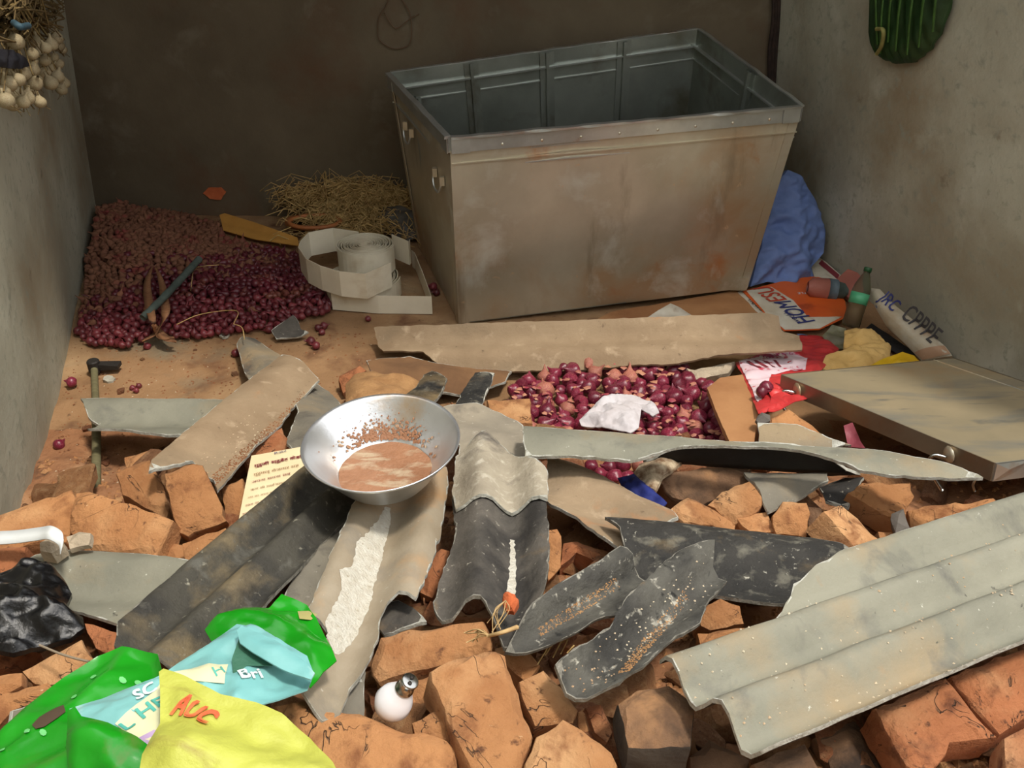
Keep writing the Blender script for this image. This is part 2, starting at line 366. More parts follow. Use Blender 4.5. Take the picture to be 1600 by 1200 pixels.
def uv_of(s, x, y):
    p = on_plane(x, y, s.p0, s.n) - s.c; return p.dot(s.fr.col[0]), p.dot(s.fr.col[1])
def patch(s, name, poly, m, off=.0012, res=.012, parent=None):
    """flat print lying on the surface of slab s"""
    P = [uv_of(s, *q) for q in poly]
    area = sum(P[i - 1][0] * P[i][1] - P[i][0] * P[i - 1][1] for i in range(len(P)))
    if area < 0: P = P[::-1]
    D = []
    for i in range(len(P)):
        a, b = P[i], P[(i + 1) % len(P)]; k = max(1, int(math.dist(a, b) / res))
        D += [(a[0] + (b[0] - a[0]) * j / k, a[1] + (b[1] - a[1]) * j / k) for j in range(k)]
    D = [q for q in D]
    pts = list(D); x0, x1 = min(p[0] for p in D), max(p[0] for p in D); y0, y1 = min(p[1] for p in D), max(p[1] for p in D)
    y = y0
    while y < y1:
        x = x0
        while x < x1:
            if inside((x, y), D) and min(seg_d((x, y), D[i - 1], D[i]) for i in range(len(D))) > res * .4: pts.append((x, y))
            x += res
        y += res
    out = geometry.delaunay_2d_cdt([Vector(p) for p in pts], [], [list(range(len(D)))], 1, 1e-6)
    me = mesh(name, [Vector((p[0], p[1], s.h(p[0], p[1]) + off)) for p in out[0]], [tuple(f) for f in out[2]], m)
    return link(name, me, s.o)
def text_geo(string):
    cu = bpy.data.curves.new('t', 'FONT'); cu.body = string; cu.size = 1; cu.resolution_u = 3
    o = bpy.data.objects.new('t', cu); COL.objects.link(o)
    dg = bpy.context.evaluated_depsgraph_get(); me = bpy.data.meshes.new_from_object(o.evaluated_get(dg))
    bpy.data.objects.remove(o); bpy.data.curves.remove(cu)
    bm = bmesh.new(); bm.from_mesh(me); bpy.data.meshes.remove(me)
    bmesh.ops.triangulate(bm, faces=bm.faces)
    bmesh.ops.subdivide_edges(bm, edges=[e for e in bm.edges if e.calc_length() > .3], cuts=1)
    bmesh.ops.triangulate(bm, faces=bm.faces)
    bm.verts.ensure_lookup_table()
    V = [v.co.copy() for v in bm.verts]; Fc = [tuple(v.index for v in f.verts) for f in bm.faces]; bm.free()
    return V, Fc
def write(s, string, a, b, m, hgt=1.0, bold=0, name='lettering'):
    V, Fc = text_geo(string)
    if not V: return
    x0 = min(v.x for v in V); x1 = max(v.x for v in V)
    A, B = Vector(uv_of(s, *a)), Vector(uv_of(s, *b)); d = (B - A); L = d.length; d.normalize(); pv = Vector((-d.y, d.x)); k = L / (x1 - x0)
    vs = []
    for v in V:
        q = A + d * ((v.x - x0) * k) + pv * (v.y * k * hgt); vs.append(Vector((q.x, q.y, s.h(q.x, q.y) + .0032)))
    fs = list(Fc)
    if bold:
        n0 = len(vs)
        for (dx, dy) in ((bold, 0), (0, bold), (bold, bold)):
            k0 = len(vs); vs += [v + Vector((dx, dy, .0003)) for v in vs[:n0]]; fs += [tuple(i + k0 for i in f) for f in Fc]
    return link(name, mesh(name, vs, fs, m), s.o)

def corr(lam=.146, amp=.02, ph=0, crump=.0015, bend=0):
    def f(u, v): return amp * math.cos(2 * math.pi * v / lam + ph) + crump * nz2(u, v, 14, lam) + bend * u * u
    return f
def sheet(label, poly, anch, axis, crest=None, mat=None, lam=.146, amp=.018, ph=0, edge=None, jag=.004, bend=0, thick=.008, name='corrugated_sheet', group=None, res=.016, fringe=.0026):
    if crest:
        p0, n = plane_of(anch); W = [on_plane(x, y, p0, n) for x, y in poly]; c = sum(W, Vector()) / len(W)
        a0, a1 = on_plane(*axis[0], p0, n), on_plane(*axis[1], p0, n); v_ = n.cross((a1 - a0).normalized()).normalized()
        q = [(on_plane(*k, p0, n) - c).dot(v_) for k in crest]; lam = abs(q[1] - q[0]); ph = -2 * math.pi * q[0] / lam
    s = slab(name, poly, anch, axis, corr(lam, amp, ph, .0025, bend), thick, [mat or ASB, edge or EDGE, UNDER], res, jag, fringe=fringe)
    return (tag(s.o, label, 'roof sheet', group), s)[1]
NB = [0]
def brick(label, poly, off=0.0, tilt=(0, 0), thick=.07, mat=None, side=None, warp=.0045, name='brick', base=None, cat='brick', res=.018, group=None):
    """tilt = lean of the face's normal towards +x and towards the camera"""
    cx = sum(p[0] for p in poly) / len(poly); cy = sum(p[1] for p in poly) / len(poly)
    p0 = heap(cx, cy, off) if base is None else at(cx, cy, base)
    n = Vector((tilt[0], -tilt[1], 1)).normalized()
    t1 = n.cross(Vector((0, 1, 0))).normalized(); t2 = n.cross(t1)
    j = lambda u, v, e: .003 * nz2(u, v, 25, 5) - .006 * max(0, 1 - e / .012) ** 2
    s = slab(name, poly, [p0, p0 + t1, p0 + t2], (poly[0], poly[1]), j, thick, [mat or BRICK] + ([side] if side else []), res, .004, bevel=.005, rows=4, warp=warp)
    tag(s.o, label, cat, group); return s

# ================================================================== the room
cl = at(150, 335); cr = at(1198, 345); dl = (at(50, 780) - cl).normalized(); dr = (at(1475, 560) - cr).normalized()
ZT = 2.3
ctl = atY(112, 0, cl.y); leanl = Vector((.68 * (ctl.x - cl.x) / ctl.z, 0, 1)); ctr = atY(1214, 0, cr.y); leanr = Vector(((ctr.x - cr.x) / ctr.z, 0, 1))
nfl = cl + dl * 4.6; nfr = cr + dr * 4.6
def wall_geo(a, la, b, lb, th, nu=40, nv=24, bmp=.006, low=False):
    out = (b - a).cross(Vector((0, 0, 1))).normalized()
    vs = []; fs = []
    for i in range(nu + 1):
        for j in range(nv + 1):
            zt = ZT
            if low:                     # invented drop of the right wall's unseen top, letting sun reach the lid
                y_ = a.lerp(b, i / nu).y; zt = ZT - (ZT - 1.15) * min(1, max(0, (2.3 - y_) / .5)) + .05 * noise.noise(Vector((0, y_ * 5, 0)))
            p = (a + la * (zt * j / nv)).lerp(b + lb * (zt * j / nv), i / nu)
            vs.append(p + out * bmp * noise.noise(p * 2.5))
    for i in range(nu):
        for j in range(nv):
            k = i * (nv + 1) + j; fs.append((k, k + nv + 1, k + nv + 2, k + 1))
    b0 = len(vs); o_ = -out * th
    if low:
        m_ = len(vs); vs += [v + o_ for v in vs[:m_]]; fs += [tuple(reversed([k + m_ for k in f])) for f in fs]
        for i in range(nu):
            k = i * (nv + 1) + nv; fs.append((k, k + nv + 1, k + nv + 1 + m_, k + m_))
        return vs, fs
    c = [a, b, b + lb * ZT, a + la * ZT]
    vs += [q + o_ for q in c] + [Vector(q) for q in c]
    fs += [(b0 + 3, b0 + 2, b0 + 1, b0)] + [(b0 + i, b0 + (i + 1) % 4, b0 + 4 + (i + 1) % 4, b0 + 4 + i) for i in range(4)]
    return vs, fs
def wall(name, *a, m=None, flip=False, **k):
    vs, fs = wall_geo(*a, **k); return tag(wobj(name, vs, fs, m or WALLC), kind='structure')
lo = Vector((0, 0, -.05))
wl = wall('wall_left', nfl + lo, leanl, cl + lo, leanl, .2)
wb = wall('wall_back', cl + lo, leanl, cr + lo, leanr, .2, m=WALLB)
wr = wall('wall_right', cr + lo, leanr, nfr + lo, leanr, .2, low=True)
wf = wall('wall_front', nfr + lo, leanr, nfl + lo, leanl, .2)
tag(wb, 'dark mud plastered back wall behind the steel bin'); tag(wl, 'grey plastered left wall'); tag(wr, 'grey plastered right wall')
# floor: bare earth, rising into the heap of rubble towards the camera
vs = []; fs = []; nx, ny = 110, 130
def ground(x, y):
    g = max(0, top_z(y) - .085) * (1 if y > 0 else 1)
    g += (.012 if y < 2.7 else .003) * noise.noise(Vector((x * 6, y * 6, 0))) + (.022 if y < 2.4 else .002) * noise.noise(Vector((x * 14, y * 14, 3)))
    return g
for i in range(nx + 1):
    for j in range(ny + 1):
        t = j / ny; a = (cl - dl * .1).lerp(nfl, t); b = (cr - dr * .1).lerp(nfr, t); p = (a + Vector((-.08, 0, 0))).lerp(b + Vector((.08, 0, 0)), i / nx)
        vs.append(Vector((p.x, p.y, ground(p.x, p.y))))
for i in range(nx):
    for j in range(ny):
        k = i * (ny + 1) + j; fs.append((k, k + ny + 1, k + ny + 2, k + 1))
fm = [1 if (vs[f[0]].y < 2.25 + .25 * noise.noise(vs[f[0]] * 5)) else 0 for f in fs]
fs = [tuple(reversed(f)) for f in fs]
fl = tag(wobj('floor', vs, fs, [FLOOR, HEAP], fm=fm), 'bare earth floor running into crumbled brick earth', kind='structure')
# roof left over the back of the room; the front part has fallen in
yr = 2.25
vs = []; fs = []
a = cl + leanl * ZT; b = cr + leanr * ZT
for i in range(41):
    for dz in (0, .02):
        x = -2.6 + 5.0 * i / 40; z = ZT + .02 * math.cos(x * 43) + dz
        vs += [Vector((x, yr + .06 * noise.noise(Vector((x * 3, 0, 0))), z)), Vector((x, 4.3, z))]
for i in range(40):
    k = i * 4; fs += [(k, k + 4, k + 5, k + 1), (k + 2, k + 3, k + 7, k + 6), (k, k + 2, k + 6, k + 4), (k + 1, k + 5, k + 7, k + 3)]
tag(wobj('ceiling', vs, fs, ASB), kind='structure')

# ================================================================== steel bin
def bin_():
    T = {'fl': atY(704, 214, 2.9), 'fr': atY(1250, 165, 3.12), 'br': atY(1090, 46, 3.76), 'bl': atY(610, 114, 3.56)}
    B = {'fl': at(718, 506, .005), 'fr': at(1166, 450, .05)}
    B['bl'] = at(655, 385, .01); B['br'] = B['bl'] + (B['fr'] - B['fl']) * 1.0 + Vector((.03, -.02, .03))
    ctr_ = sum(B.values(), Vector()) / 4; ctr_.z = 0
    t = empty('grain_bin', ctr_); tag(t, 'big open galvanised steel bin standing tilted in the middle of the room', 'storage bin')
    cen = (sum(T.values(), Vector()) + sum(B.values(), Vector())) / 8
    def panel(name, a, b, m, dent=.006, th=.0025, nu=28, nv=16):
        out = (T[b] - T[a]).cross(B[a] - T[a]).normalized()
        if out.dot((T[a] + T[b]) / 2 - cen) < 0: out = -out
        vs = []; fs = []
        for s_ in (0, 1):
            for i in range(nu + 1):
                for j in range(nv + 1):
                    u, v = i / nu, j / nv; p = T[a].lerp(T[b], u).lerp(B[a].lerp(B[b], u), v)
                    e = math.sin(math.pi * u) ** .5 * math.sin(math.pi * v) ** .5
                    d = dent * e * (noise.noise(p * 3) * 1.4 + noise.noise(p * 8) * .35)
                    vs.append(p + out * (d - s_ * th))
        n1 = (nu + 1) * (nv + 1)
        for i in range(nu):
            for j in range(nv):
                k = i * (nv + 1) + j; fs.append((k, k + 1, k + nv + 2, k + nv + 1)); fs.append(tuple(q + n1 for q in (k, k + nv + 1, k + nv + 2, k + 1)))
        return wobj(name, vs, fs, m, t), out
    fp, outf = panel('front_panel', 'fl', 'fr', STEEL, .014); lp, outl = panel('side_panel', 'bl', 'fl', STEEL, .008)
    bp, outb = panel('back_panel', 'br', 'bl', STEELI, .006); rp, outr = panel('side_panel', 'fr', 'br', STEELI, .006)
    wobj('bottom_panel', [B['fl'], B['fr'], B['br'], B['bl']] + [q + Vector((0, 0, .004)) for q in (B['fl'], B['fr'], B['br'], B['bl'])],
         [(3, 2, 1, 0), (4, 5, 6, 7), (0, 1, 5, 4), (1, 2, 6, 5), (2, 3, 7, 6), (3, 0, 4, 7)], STEELI, t, smooth=False)
    dn = Vector((0, 0, -1))
    def strip(name, a, b, oa, ob, w_, th, m, jit=0, n=40, z0=0):         # band: runs a->b, w_ downwards, th outwards
        vs = []; fs = []
        for i in range(n + 1):
            u = i / n; p = a.lerp(b, u) + Vector((0, 0, z0)); o_ = oa.lerp(ob, u)
            j = jit * noise.noise(Vector((p.x * 14, p.y * 14, 1)))
            q = p + dn * w_
            vs += [p + Vector((0, 0, j)), p + o_ * th + Vector((0, 0, j)), q + o_ * (th + j), q + o_ * j * .3]
        for i in range(n):
            k = i * 4
            for e in range(4): fs.append((k + e, k + 4 + e, k + 4 + (e + 1) % 4, k + (e + 1) % 4))
        fs += [(0, 1, 2, 3), (n * 4 + 3, n * 4 + 2, n * 4 + 1, n * 4)]
        return wobj(name, vs, fs, m, t, smooth=False)
    sides = [('fl', 'fr', outf), ('bl', 'fl', outl), ('br', 'bl', outb), ('fr', 'br', outr)]
    for a, b, o_ in sides:
        strip('rim', T[a], T[b], o_, o_, .05, .009, STEELB if o_ is not outb else STEELI, .001)
        c = Vector((cen.x, cen.y, 0)); k = .985
        strip('rim_lip', T[a], T[b], o_, o_, .008, .02, STEELB, .0035, z0=.004)
        # folded stiffening ledges on the inside
        strip('inner_ledge', T[a] + dn * .055 - o_ * .002, T[b] + dn * .055 - o_ * .002, -o_, -o_, .006, .022, STEELB)
        strip('inner_ledge', T[a] + dn * .105 - o_ * .002, T[b] + dn * .105 - o_ * .002, -o_, -o_, .004, .012, STEELB)
    strip('seam', T['fl'] + dn * .085, T['fr'] + dn * .085, outf, outf, .004, .008, STEEL)
    # ribs
    def rib(a, b, u, o_, wd=.055):
        p, q = T[a].lerp(T[b], u), B[a].lerp(B[b], u); d = (T[b] - T[a]).normalized() * wd / 2; e = d * .25
        i_ = -o_
        prof = [(-d, .004), (-d, .012), (-e, .012), (-e * .8, .026), (e * .8, .026), (e, .012), (d, .012), (d, .004)]
        vs = [x + k + i_ * z for x in (p + dn * .004, q) for k, z in prof]; n = len(prof)
        return wobj('inner_rib', vs, [(k, (k + 1) % n, n + (k + 1) % n, n + k) for k in range(n)], STEELI, t, smooth=False)
    for u in (.245, .5, .745): rib('br', 'bl', u, outb)
    for u in (.12,): pass
    rib('fr', 'br', .42, outr); rib('bl', 'fl', .42, outl)
    # corner posts
    for k, (o1, o2) in {'fl': (outf, outl), 'fr': (outf, outr), 'br': (outb, outr), 'bl': (outb, outl)}.items():
        a, b = T[k] + dn * .045, B[k]; w1 = (T['fr'] - T['fl']).normalized() * (1 if 'l' in k else -1) * .03
        w2 = (T['bl'] - T['fl']).normalized() * (1 if 'f' in k else -1) * .03; g = (o1 + o2) * .0035
        vs = []
        for q in (a, b): vs += [q + w1 + o1 * .004, q + g, q + w2 + o2 * .004, q + w1 + o1 * .001, q - g * .1, q + w2 + o2 * .001]
        n = 6; ring = [0, 1, 2, 5, 4, 3]
        fs = [(ring[i], ring[(i + 1) % 6], ring[(i + 1) % 6] + 6, ring[i] + 6) for i in range(6)] + [(0, 1, 4, 3), (1, 2, 5, 4), (6, 9, 10, 7), (7, 10, 11, 8)]
        wobj('corner_post', vs, fs, STEEL, t, smooth=False)
        # cap plates on the rim corners
        c = T[k] + dn * .025 + g * 2.5; gs = []
        for wv, oo in ((w1, o1), (w2, o2)):
            p = T[k] + oo * .011; q = p + wv * 2.0
            gs.append(([p, q, q + dn * .052, p + dn * .052, p + oo * .003, q + oo * .003, q + dn * .052 + oo * .003, p + dn * .052 + oo * .003],
                       [(0, 1, 2, 3), (7, 6, 5, 4), (0, 4, 5, 1), (1, 5, 6, 2), (2, 6, 7, 3), (3, 7, 4, 0)]))
        v_, f_ = join_geo(gs); wobj('rim_corner', v_, f_, STEELB, t, smooth=False)
    # two folding wire handles on the left side
    for u in (.3, .82):
        p = T['bl'].lerp(T['fl'], u).lerp(B['bl'].lerp(B['fl'], u), .2 if u < .5 else .26); d = (T['fl'] - T['bl']).normalized()
        a = p - d * .04 + outl * .012; b = p + d * .04 + outl * .012
        hd = tube('handle', bezier([a, a + dn * .02 + outl * .008, a + dn * .045 + d * .02 + outl * .01, b + dn * .045 - d * .02 + outl * .01, b + dn * .02 + outl * .008, b], 5), .004, STEELB, t)
        for q in (a, b):
            v_, f_ = box_geo(q, .016, .016, .03); o2 = wobj('handle_bracket', v_, f_, STEEL, hd, smooth=False)
    # small bent foot plate at the lower right corner
    a = B['fr']; v_, f_ = box_geo(a + Vector((-.03, -.006, .02)), .06, .006, .05); wobj('foot_plate', v_, f_, STEEL, t, smooth=False)
    for (u, v) in [(x * .11 + .03, .05) for x in range(9)]:
        p = T['fl'].lerp(T['fr'], u) + dn * .035 + outf * .0095; vv, ff = lathe_geo([(0, .002), (.004, .001), (.005, 0)], 8)
        rot = outf.to_track_quat('Z', 'Y').to_matrix(); wobj('rivet', [rot @ x + p for x in vv], ff, STEEL, t)
    return t
bin_()

# ================================================================== lid of the bin
def lid():
    A, B, D = at(1222, 586, .2), at(1490, 560, .19), at(1555, 724, .285)
    C = B + D - A; n = (B - A).cross(D - A).normalized()
    if n.z < 0: n = -n
    t = empty('bin_lid', (A + B + C + D) / 4 - n * .05)
    tag(t, 'flat dusty galvanised steel lid lying on rubble by the right wall', 'lid')
    N = 24; vs = []; fs = []
    for s_ in (0, 1):
        for i in range(N + 1):
            for j in range(N + 1):
                p = A.lerp(B, i / N).lerp(D.lerp(C, i / N), j / N); e = math.sin(math.pi * i / N) ** .5 * math.sin(math.pi * j / N) ** .5
                vs.append(p + n * (e * .01 * noise.noise(p * 4) - s_ * .003))
    n1 = (N + 1) ** 2
    for i in range(N):
        for j in range(N):
            k = i * (N + 1) + j; fs += [(k, k + 1, k + N + 2, k + N + 1), tuple(q + n1 for q in (k, k + N + 1, k + N + 2, k + 1))]
    wobj('top_panel', vs, fs, LIDM, t)
    dpt = .047
    def flange(a, b, m, oo):
        vs = [a + n * .0015, b + n * .0015, b - n * dpt, a - n * dpt]; vs += [q + oo * .003 for q in vs]
        return wobj('flange', vs, [(0, 1, 2, 3), (7, 6, 5, 4), (0, 4, 5, 1), (1, 5, 6, 2), (2, 6, 7, 3), (3, 7, 4, 0)], m, t, smooth=False)
    oA = (A - B).normalized(); oD = (D - A).normalized()
    flange(A, D, LIDS, oA); flange(D, C, STEELB, oD); flange(C, B, LIDS, -oA); flange(B, A, LIDS, -oD)
    # crumpled bright corner patch, seam line, hasps with hooks
    p = D + oD * .0045; x = (C - D).normalized()
    wobj('corner_patch', [p - x * .0, p + x * .09, p + x * .05 - n * .03, p - n * .045, p + x * .03 - n * .015 + oD * .006], [(0, 1, 4), (1, 2, 4), (2, 3, 4), (3, 0, 4)], STEELB, t, smooth=False)
    s0, s1 = B.lerp(C, .12), A.lerp(D, 0) .lerp(B, .62)
    vs_, fs_ = tube_geo([B.lerp(A, .12) + n * .001, C.lerp(D, .12) + n * .001], .003, 5); wobj('fold_line', vs_, fs_, LIDM, t)
    for u in (.1, .83):
        q = A.lerp(D, u) + oA * .005 - n * .03
        vv, ff = lathe_geo([(0, .006), (.012, .005), (.02, .002), (.02, 0), (0, 0)], 12); rot = oA.to_track_quat('Z', 'Y').to_matrix()
        hs = wobj('hasp', [rot @ v * 1.1 + q + n * .006 for v in vv], ff, STEEL, t)
        d = (D - A).normalized()
        tube('hook', bezier([q + oA * .008, q + oA * .03 + n * .002 - d * .012, q + oA * .034 - n * .03 - d * .016, q + oA * .024 - n * .06, q + oA * .016 - n * .085 + d * .016], 5), .0048, CHROME, hs)
    q = A.lerp(D, .96) + oA * .005 - n * .05
    hk = tube('hook', bezier([q + n * .01, q + oA * .012 - n * .014, q + oA * .004 - n * .035], 5), .003, CHROME, t)
lid()

# ================================================================== corrugated roof sheets
S = {}
S['A'] = sheet('long beige dusted sheet lying along the front of the steel bin', [(585, 514), (760, 508), (960, 502), (1190, 492), (1216, 498), (1222, 515), (1250, 520), (1253, 550), (1130, 556), (1060, 566), (1000, 568), (900, 575), (800, 577), (712, 581), (688, 570), (662, 553), (630, 551), (600, 552), (590, 540)],
      [(600, 530, .06), (1240, 530, .14), (900, 570, .05)], ((600, 530), (1240, 518)), ((1000, 500), (1000, 550)), ASBB, lam=.19, amp=0.012, ph=2.2, edge=ASBB)
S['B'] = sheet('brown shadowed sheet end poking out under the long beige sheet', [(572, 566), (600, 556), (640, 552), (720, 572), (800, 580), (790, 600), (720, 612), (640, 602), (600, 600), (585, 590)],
      [(600, 570, .05), (780, 590, .02), (700, 610, .01)], ((600, 575), (780, 590)), None, M('brown shaded sheet', (136, 100, 66), (106, 76, 50), 6, .9), lam=.2, amp=.012)  # darker brown has the shade below the long sheet painted in
S['C'] = sheet('narrow grey sheet strip lying over the hammer handle', [(128, 627), (260, 629), (372, 631), (350, 655), (298, 686), (262, 686), (220, 682), (180, 673), (137, 670), (152, 657), (137, 648)],
      [(140, 640, .05), (370, 635, .05), (240, 682, .03)], ((140, 640), (370, 640)), ((250, 632), (250, 682)), ASBL, lam=.17, amp=0.014, ph=1.5)
S['E1'] = sheet('grey green sheet tip showing behind the pale diagonal sheet', [(370, 540), (380, 530), (398, 527), (425, 543), (450, 556), (470, 575), (420, 610), (395, 600), (380, 575)],
      [(375, 540, .05), (460, 570, .06), (400, 600, .04)], ((380, 535), (460, 600)), None, ASB, amp=.012)
S['E2'] = sheet('plain grey sheet between the diagonal sheet and the bowl', [(455, 605), (490, 590), (515, 608), (545, 640), (520, 680), (470, 705), (448, 688), (452, 672), (466, 645), (460, 630), (440, 640)],
      [(460, 620, .05), (530, 640, .05), (470, 695, .07)], ((470, 600), (520, 660)), None, ASB, amp=.01, lam=.2)
S['D'] = sheet('pale beige sheet lying diagonally on the left', [(232, 745), (236, 728), (300, 672), (380, 600), (440, 552), (458, 563), (500, 588), (480, 608), (456, 632), (440, 655), (400, 688), (380, 715), (340, 764), (334, 740), (300, 720), (262, 735)],
      [(240, 735, .09), (440, 560, .11), (400, 690, .07)], ((262, 730), (468, 578)), ((350, 650), (440, 725)), ASBB, lam=.2, amp=0.016, ph=.6, edge=EDGE)
S['P'] = sheet('blue grey sheet lying level beside the black polythene bag', [(20, 905), (45, 882), (98, 856), (150, 860), (210, 864), (302, 884), (320, 905), (300, 950), (206, 990), (180, 980), (130, 966), (96, 952), (70, 935)],
      [(60, 890, .03), (290, 890, .04), (200, 980, .01)], ((60, 910), (300, 918)), ((150, 882), (180, 970)), ASBL, lam=.22, amp=0.014, ph=2.8)
S['F'] = sheet('long soot black sheet running down from the bowl to the green bag', [(180, 1012), (186, 985), (240, 935), (330, 855), (420, 770), (480, 722), (530, 738), (560, 768), (548, 800), (500, 838), (470, 880), (425, 940), (380, 1000), (345, 1045), (250, 1040)],
      [(200, 1000, .09), (480, 735, .085), (430, 930, .08)], ((215, 1000), (505, 745)), ((455, 835), (350, 850)), ASBF, lam=.15, amp=0.02, ph=.2, edge=EDGED)
S['G2'] = sheet('thin dusty sheet edge under the sheet with the white powder', [(440, 940), (462, 898), (500, 850), (540, 808), (560, 812), (520, 890), (480, 965), (450, 960)],
      [(450, 940, .045), (550, 815, .045), (480, 955, .03)], ((450, 950), (550, 815)), None, ASB, amp=.008)
S['G3'] = sheet('smooth grey sheet corner below the powdered sheet', [(500, 1100), (560, 1055), (570, 1040), (568, 1125), (560, 1132), (520, 1135)],
      [(500, 1100, .04), (565, 1050, .05), (560, 1130, .02)], ((560, 1130), (568, 1040)), None, ASB, amp=.004)
S['G4'] = sheet('grey sheet sliver beside the end brick, under the powdered sheet', [(594, 945), (622, 938), (645, 950), (670, 973), (640, 980), (600, 992), (588, 980)],
      [(600, 950, .03), (665, 970, .03), (600, 990, .02)], ((600, 960), (665, 975)), None, ASBM, amp=.006)
S['G'] = sheet('broad dusty sheet under the bowl with white powder in its groove', [(478, 970), (505, 900), (550, 800), (585, 748), (640, 735), (697, 738), (701, 755), (690, 830), (668, 900), (648, 944), (622, 936), (605, 944), (594, 962), (592, 1000), (568, 1045), (548, 1062), (536, 1098), (505, 1110), (440, 1075), (400, 1050), (520, 1000)],
      [(500, 1080, .09), (640, 750, .075), (660, 900, .07)], ((545, 1080), (640, 760)), ((535, 870), (650, 872)), M('dusty brown grey sheet', (160, 148, 128), (142, 128, 106), 7, .8, layers=[((176, 140, 100), 4, .54, .7), ((120, 114, 104), 5, .56, .72), ((210, 204, 190), 60, .68, .76)], bump=.25, bscale=70), lam=.165, amp=0.022, ph=2.6)
S['H0'] = sheet('flat grey sheet piece above the half black sheet', [(672, 640), (700, 633), (745, 632), (790, 650), (818, 664), (820, 715), (780, 735), (715, 740), (718, 695), (700, 668)],
      [(690, 640, .08), (815, 665, .08), (730, 735, .08)], ((690, 640), (810, 670)), None, M('brown grey sheet', (158, 148, 130), (134, 126, 112), 7, .85, layers=[((196, 188, 172), 50, .62, .72), ((104, 98, 90), 6, .58, .7)], bump=.3), amp=.004)
S['J'] = sheet('pale sheet half in shadow running under the black sheets', [(855, 722), (890, 718), (928, 732), (1000, 778), (1050, 798), (1060, 814), (1000, 840), (990, 872), (965, 862), (925, 836), (900, 814), (855, 790)],
      [(860, 730, .05), (1050, 805, .04), (900, 812, .04)], ((860, 745), (1030, 830)), ((935, 760), (885, 812)), ASBB, lam=.22, amp=0.012, ph=1.2)
S['H'] = sheet('half blackened upright sheet right of the bowl', [(714, 700), (760, 682), (790, 690), (820, 715), (856, 742), (853, 790), (858, 850), (857, 905), (848, 935), (820, 962), (800, 998), (786, 1003), (768, 965), (752, 946), (728, 944), (706, 957), (690, 955), (676, 940), (688, 890), (712, 820), (706, 770)],
      [(720, 705, .1), (850, 745, .1), (700, 945, .09)], ((772, 950), (772, 700)), ((750, 850), (852, 850)), ASBM, lam=.152, amp=0.02, ph=-.3, edge=EDGED)
S['H1'] = sheet('lime dusted pale sheet piece lying on the top of the half blackened sheet', [(712, 702), (735, 690), (760, 682), (790, 690), (820, 715), (856, 742), (856, 790), (830, 784), (800, 788), (770, 782), (740, 786), (712, 784), (706, 760)],
      [(720, 705, .112), (850, 745, .112), (710, 785, .108)], ((772, 950), (772, 700)), ((750, 850), (852, 850)), M('lime dusted sheet', (176, 166, 146), (152, 142, 124), 7, .9, layers=[((196, 188, 170), 30, .54, .7), ((92, 86, 80), 5, .56, .68)], bump=.5, bscale=90), amp=.02)
S['K'] = sheet('long black sheet with white speckled top, left of the broad sheet', [(945, 810), (975, 806), (1060, 815), (1150, 826), (1240, 840), (1310, 856), (1325, 868), (1275, 900), (1232, 942), (1180, 938), (1125, 926), (1070, 925), (1000, 905), (985, 895), (984, 870), (966, 836)],
      [(960, 820, .07), (1310, 862, .06), (1100, 925, .05)], ((970, 850), (1300, 885)), ((1110, 848), (1090, 960)), ASBD, lam=.2, amp=0.02, ph=-.9, edge=EDGED)
S['L2'] = sheet('added black sheet standing for the shaded underside of the long narrow grey sheet', [(1005, 722), (1040, 705), (1100, 697), (1240, 702), (1300, 718), (1345, 742), (1300, 748), (1200, 738), (1100, 730)],
      [(1010, 712, .06), (1340, 735, .07), (1200, 738, .03)], ((1010, 715), (1340, 735)), None, M('shaded sheet inside', (40, 38, 36), (26, 25, 24), 10, .8), amp=.008)  # added piece, its black stands in for the shade inside the corrugation
S['L'] = sheet('long narrow grey sheet crossing in front of the onions', [(817, 664), (835, 664), (1000, 676), (1112, 684), (1250, 692), (1380, 700), (1480, 728), (1535, 752), (1480, 752), (1400, 747), (1340, 739), (1300, 723), (1250, 705), (1200, 701), (1100, 699), (1050, 706), (1010, 718), (985, 721), (900, 714), (820, 712)],
      [(820, 670, .14), (1500, 735, .16), (900, 714, .12)], ((820, 690), (1500, 742)), None, ASBL, lam=.2, amp=.012, ph=.4)
S['M'] = sheet('short curved sheet piece behind the long narrow sheet', [(1183, 662), (1215, 661), (1245, 663), (1275, 677), (1300, 688), (1330, 697), (1300, 702), (1240, 700), (1186, 696)],
      [(1183, 665, .12), (1330, 697, .1), (1200, 695, .09)], ((1185, 680), (1320, 697)), None, ASB, amp=.008)
S['N'] = sheet('brown grey sheet fragment below the long narrow sheet', [(1163, 733), (1220, 735), (1292, 742), (1292, 755), (1250, 775), (1200, 794), (1185, 770)],
      [(1165, 740, .05), (1290, 745, .05), (1200, 790, .03)], ((1170, 765), (1290, 750)), None, ASB, amp=.01)
S['N2'] = sheet('dark grey sheet fragment between the bricks and the long sheet', [(1280, 762), (1320, 745), (1350, 748), (1325, 790), (1290, 785)],
      [(1285, 760, .02), (1345, 750, .04), (1300, 788, .01)], ((1290, 770), (1345, 755)), None, ASBM, amp=.006)
S['I1'] = sheet('upper of the two short black sheets in the centre', [(794, 1010), (805, 985), (826, 950), (880, 912), (930, 885), (965, 858), (985, 872), (1012, 905), (990, 935), (965, 968), (930, 972), (905, 990), (860, 1012), (825, 1016)],
      [(800, 1000, .1), (980, 880, .11), (900, 990, .08)], ((830, 985), (985, 895)), ((862, 928), (930, 985)), ASBI, lam=.15, amp=0.017, ph=3.1, edge=EDGED)
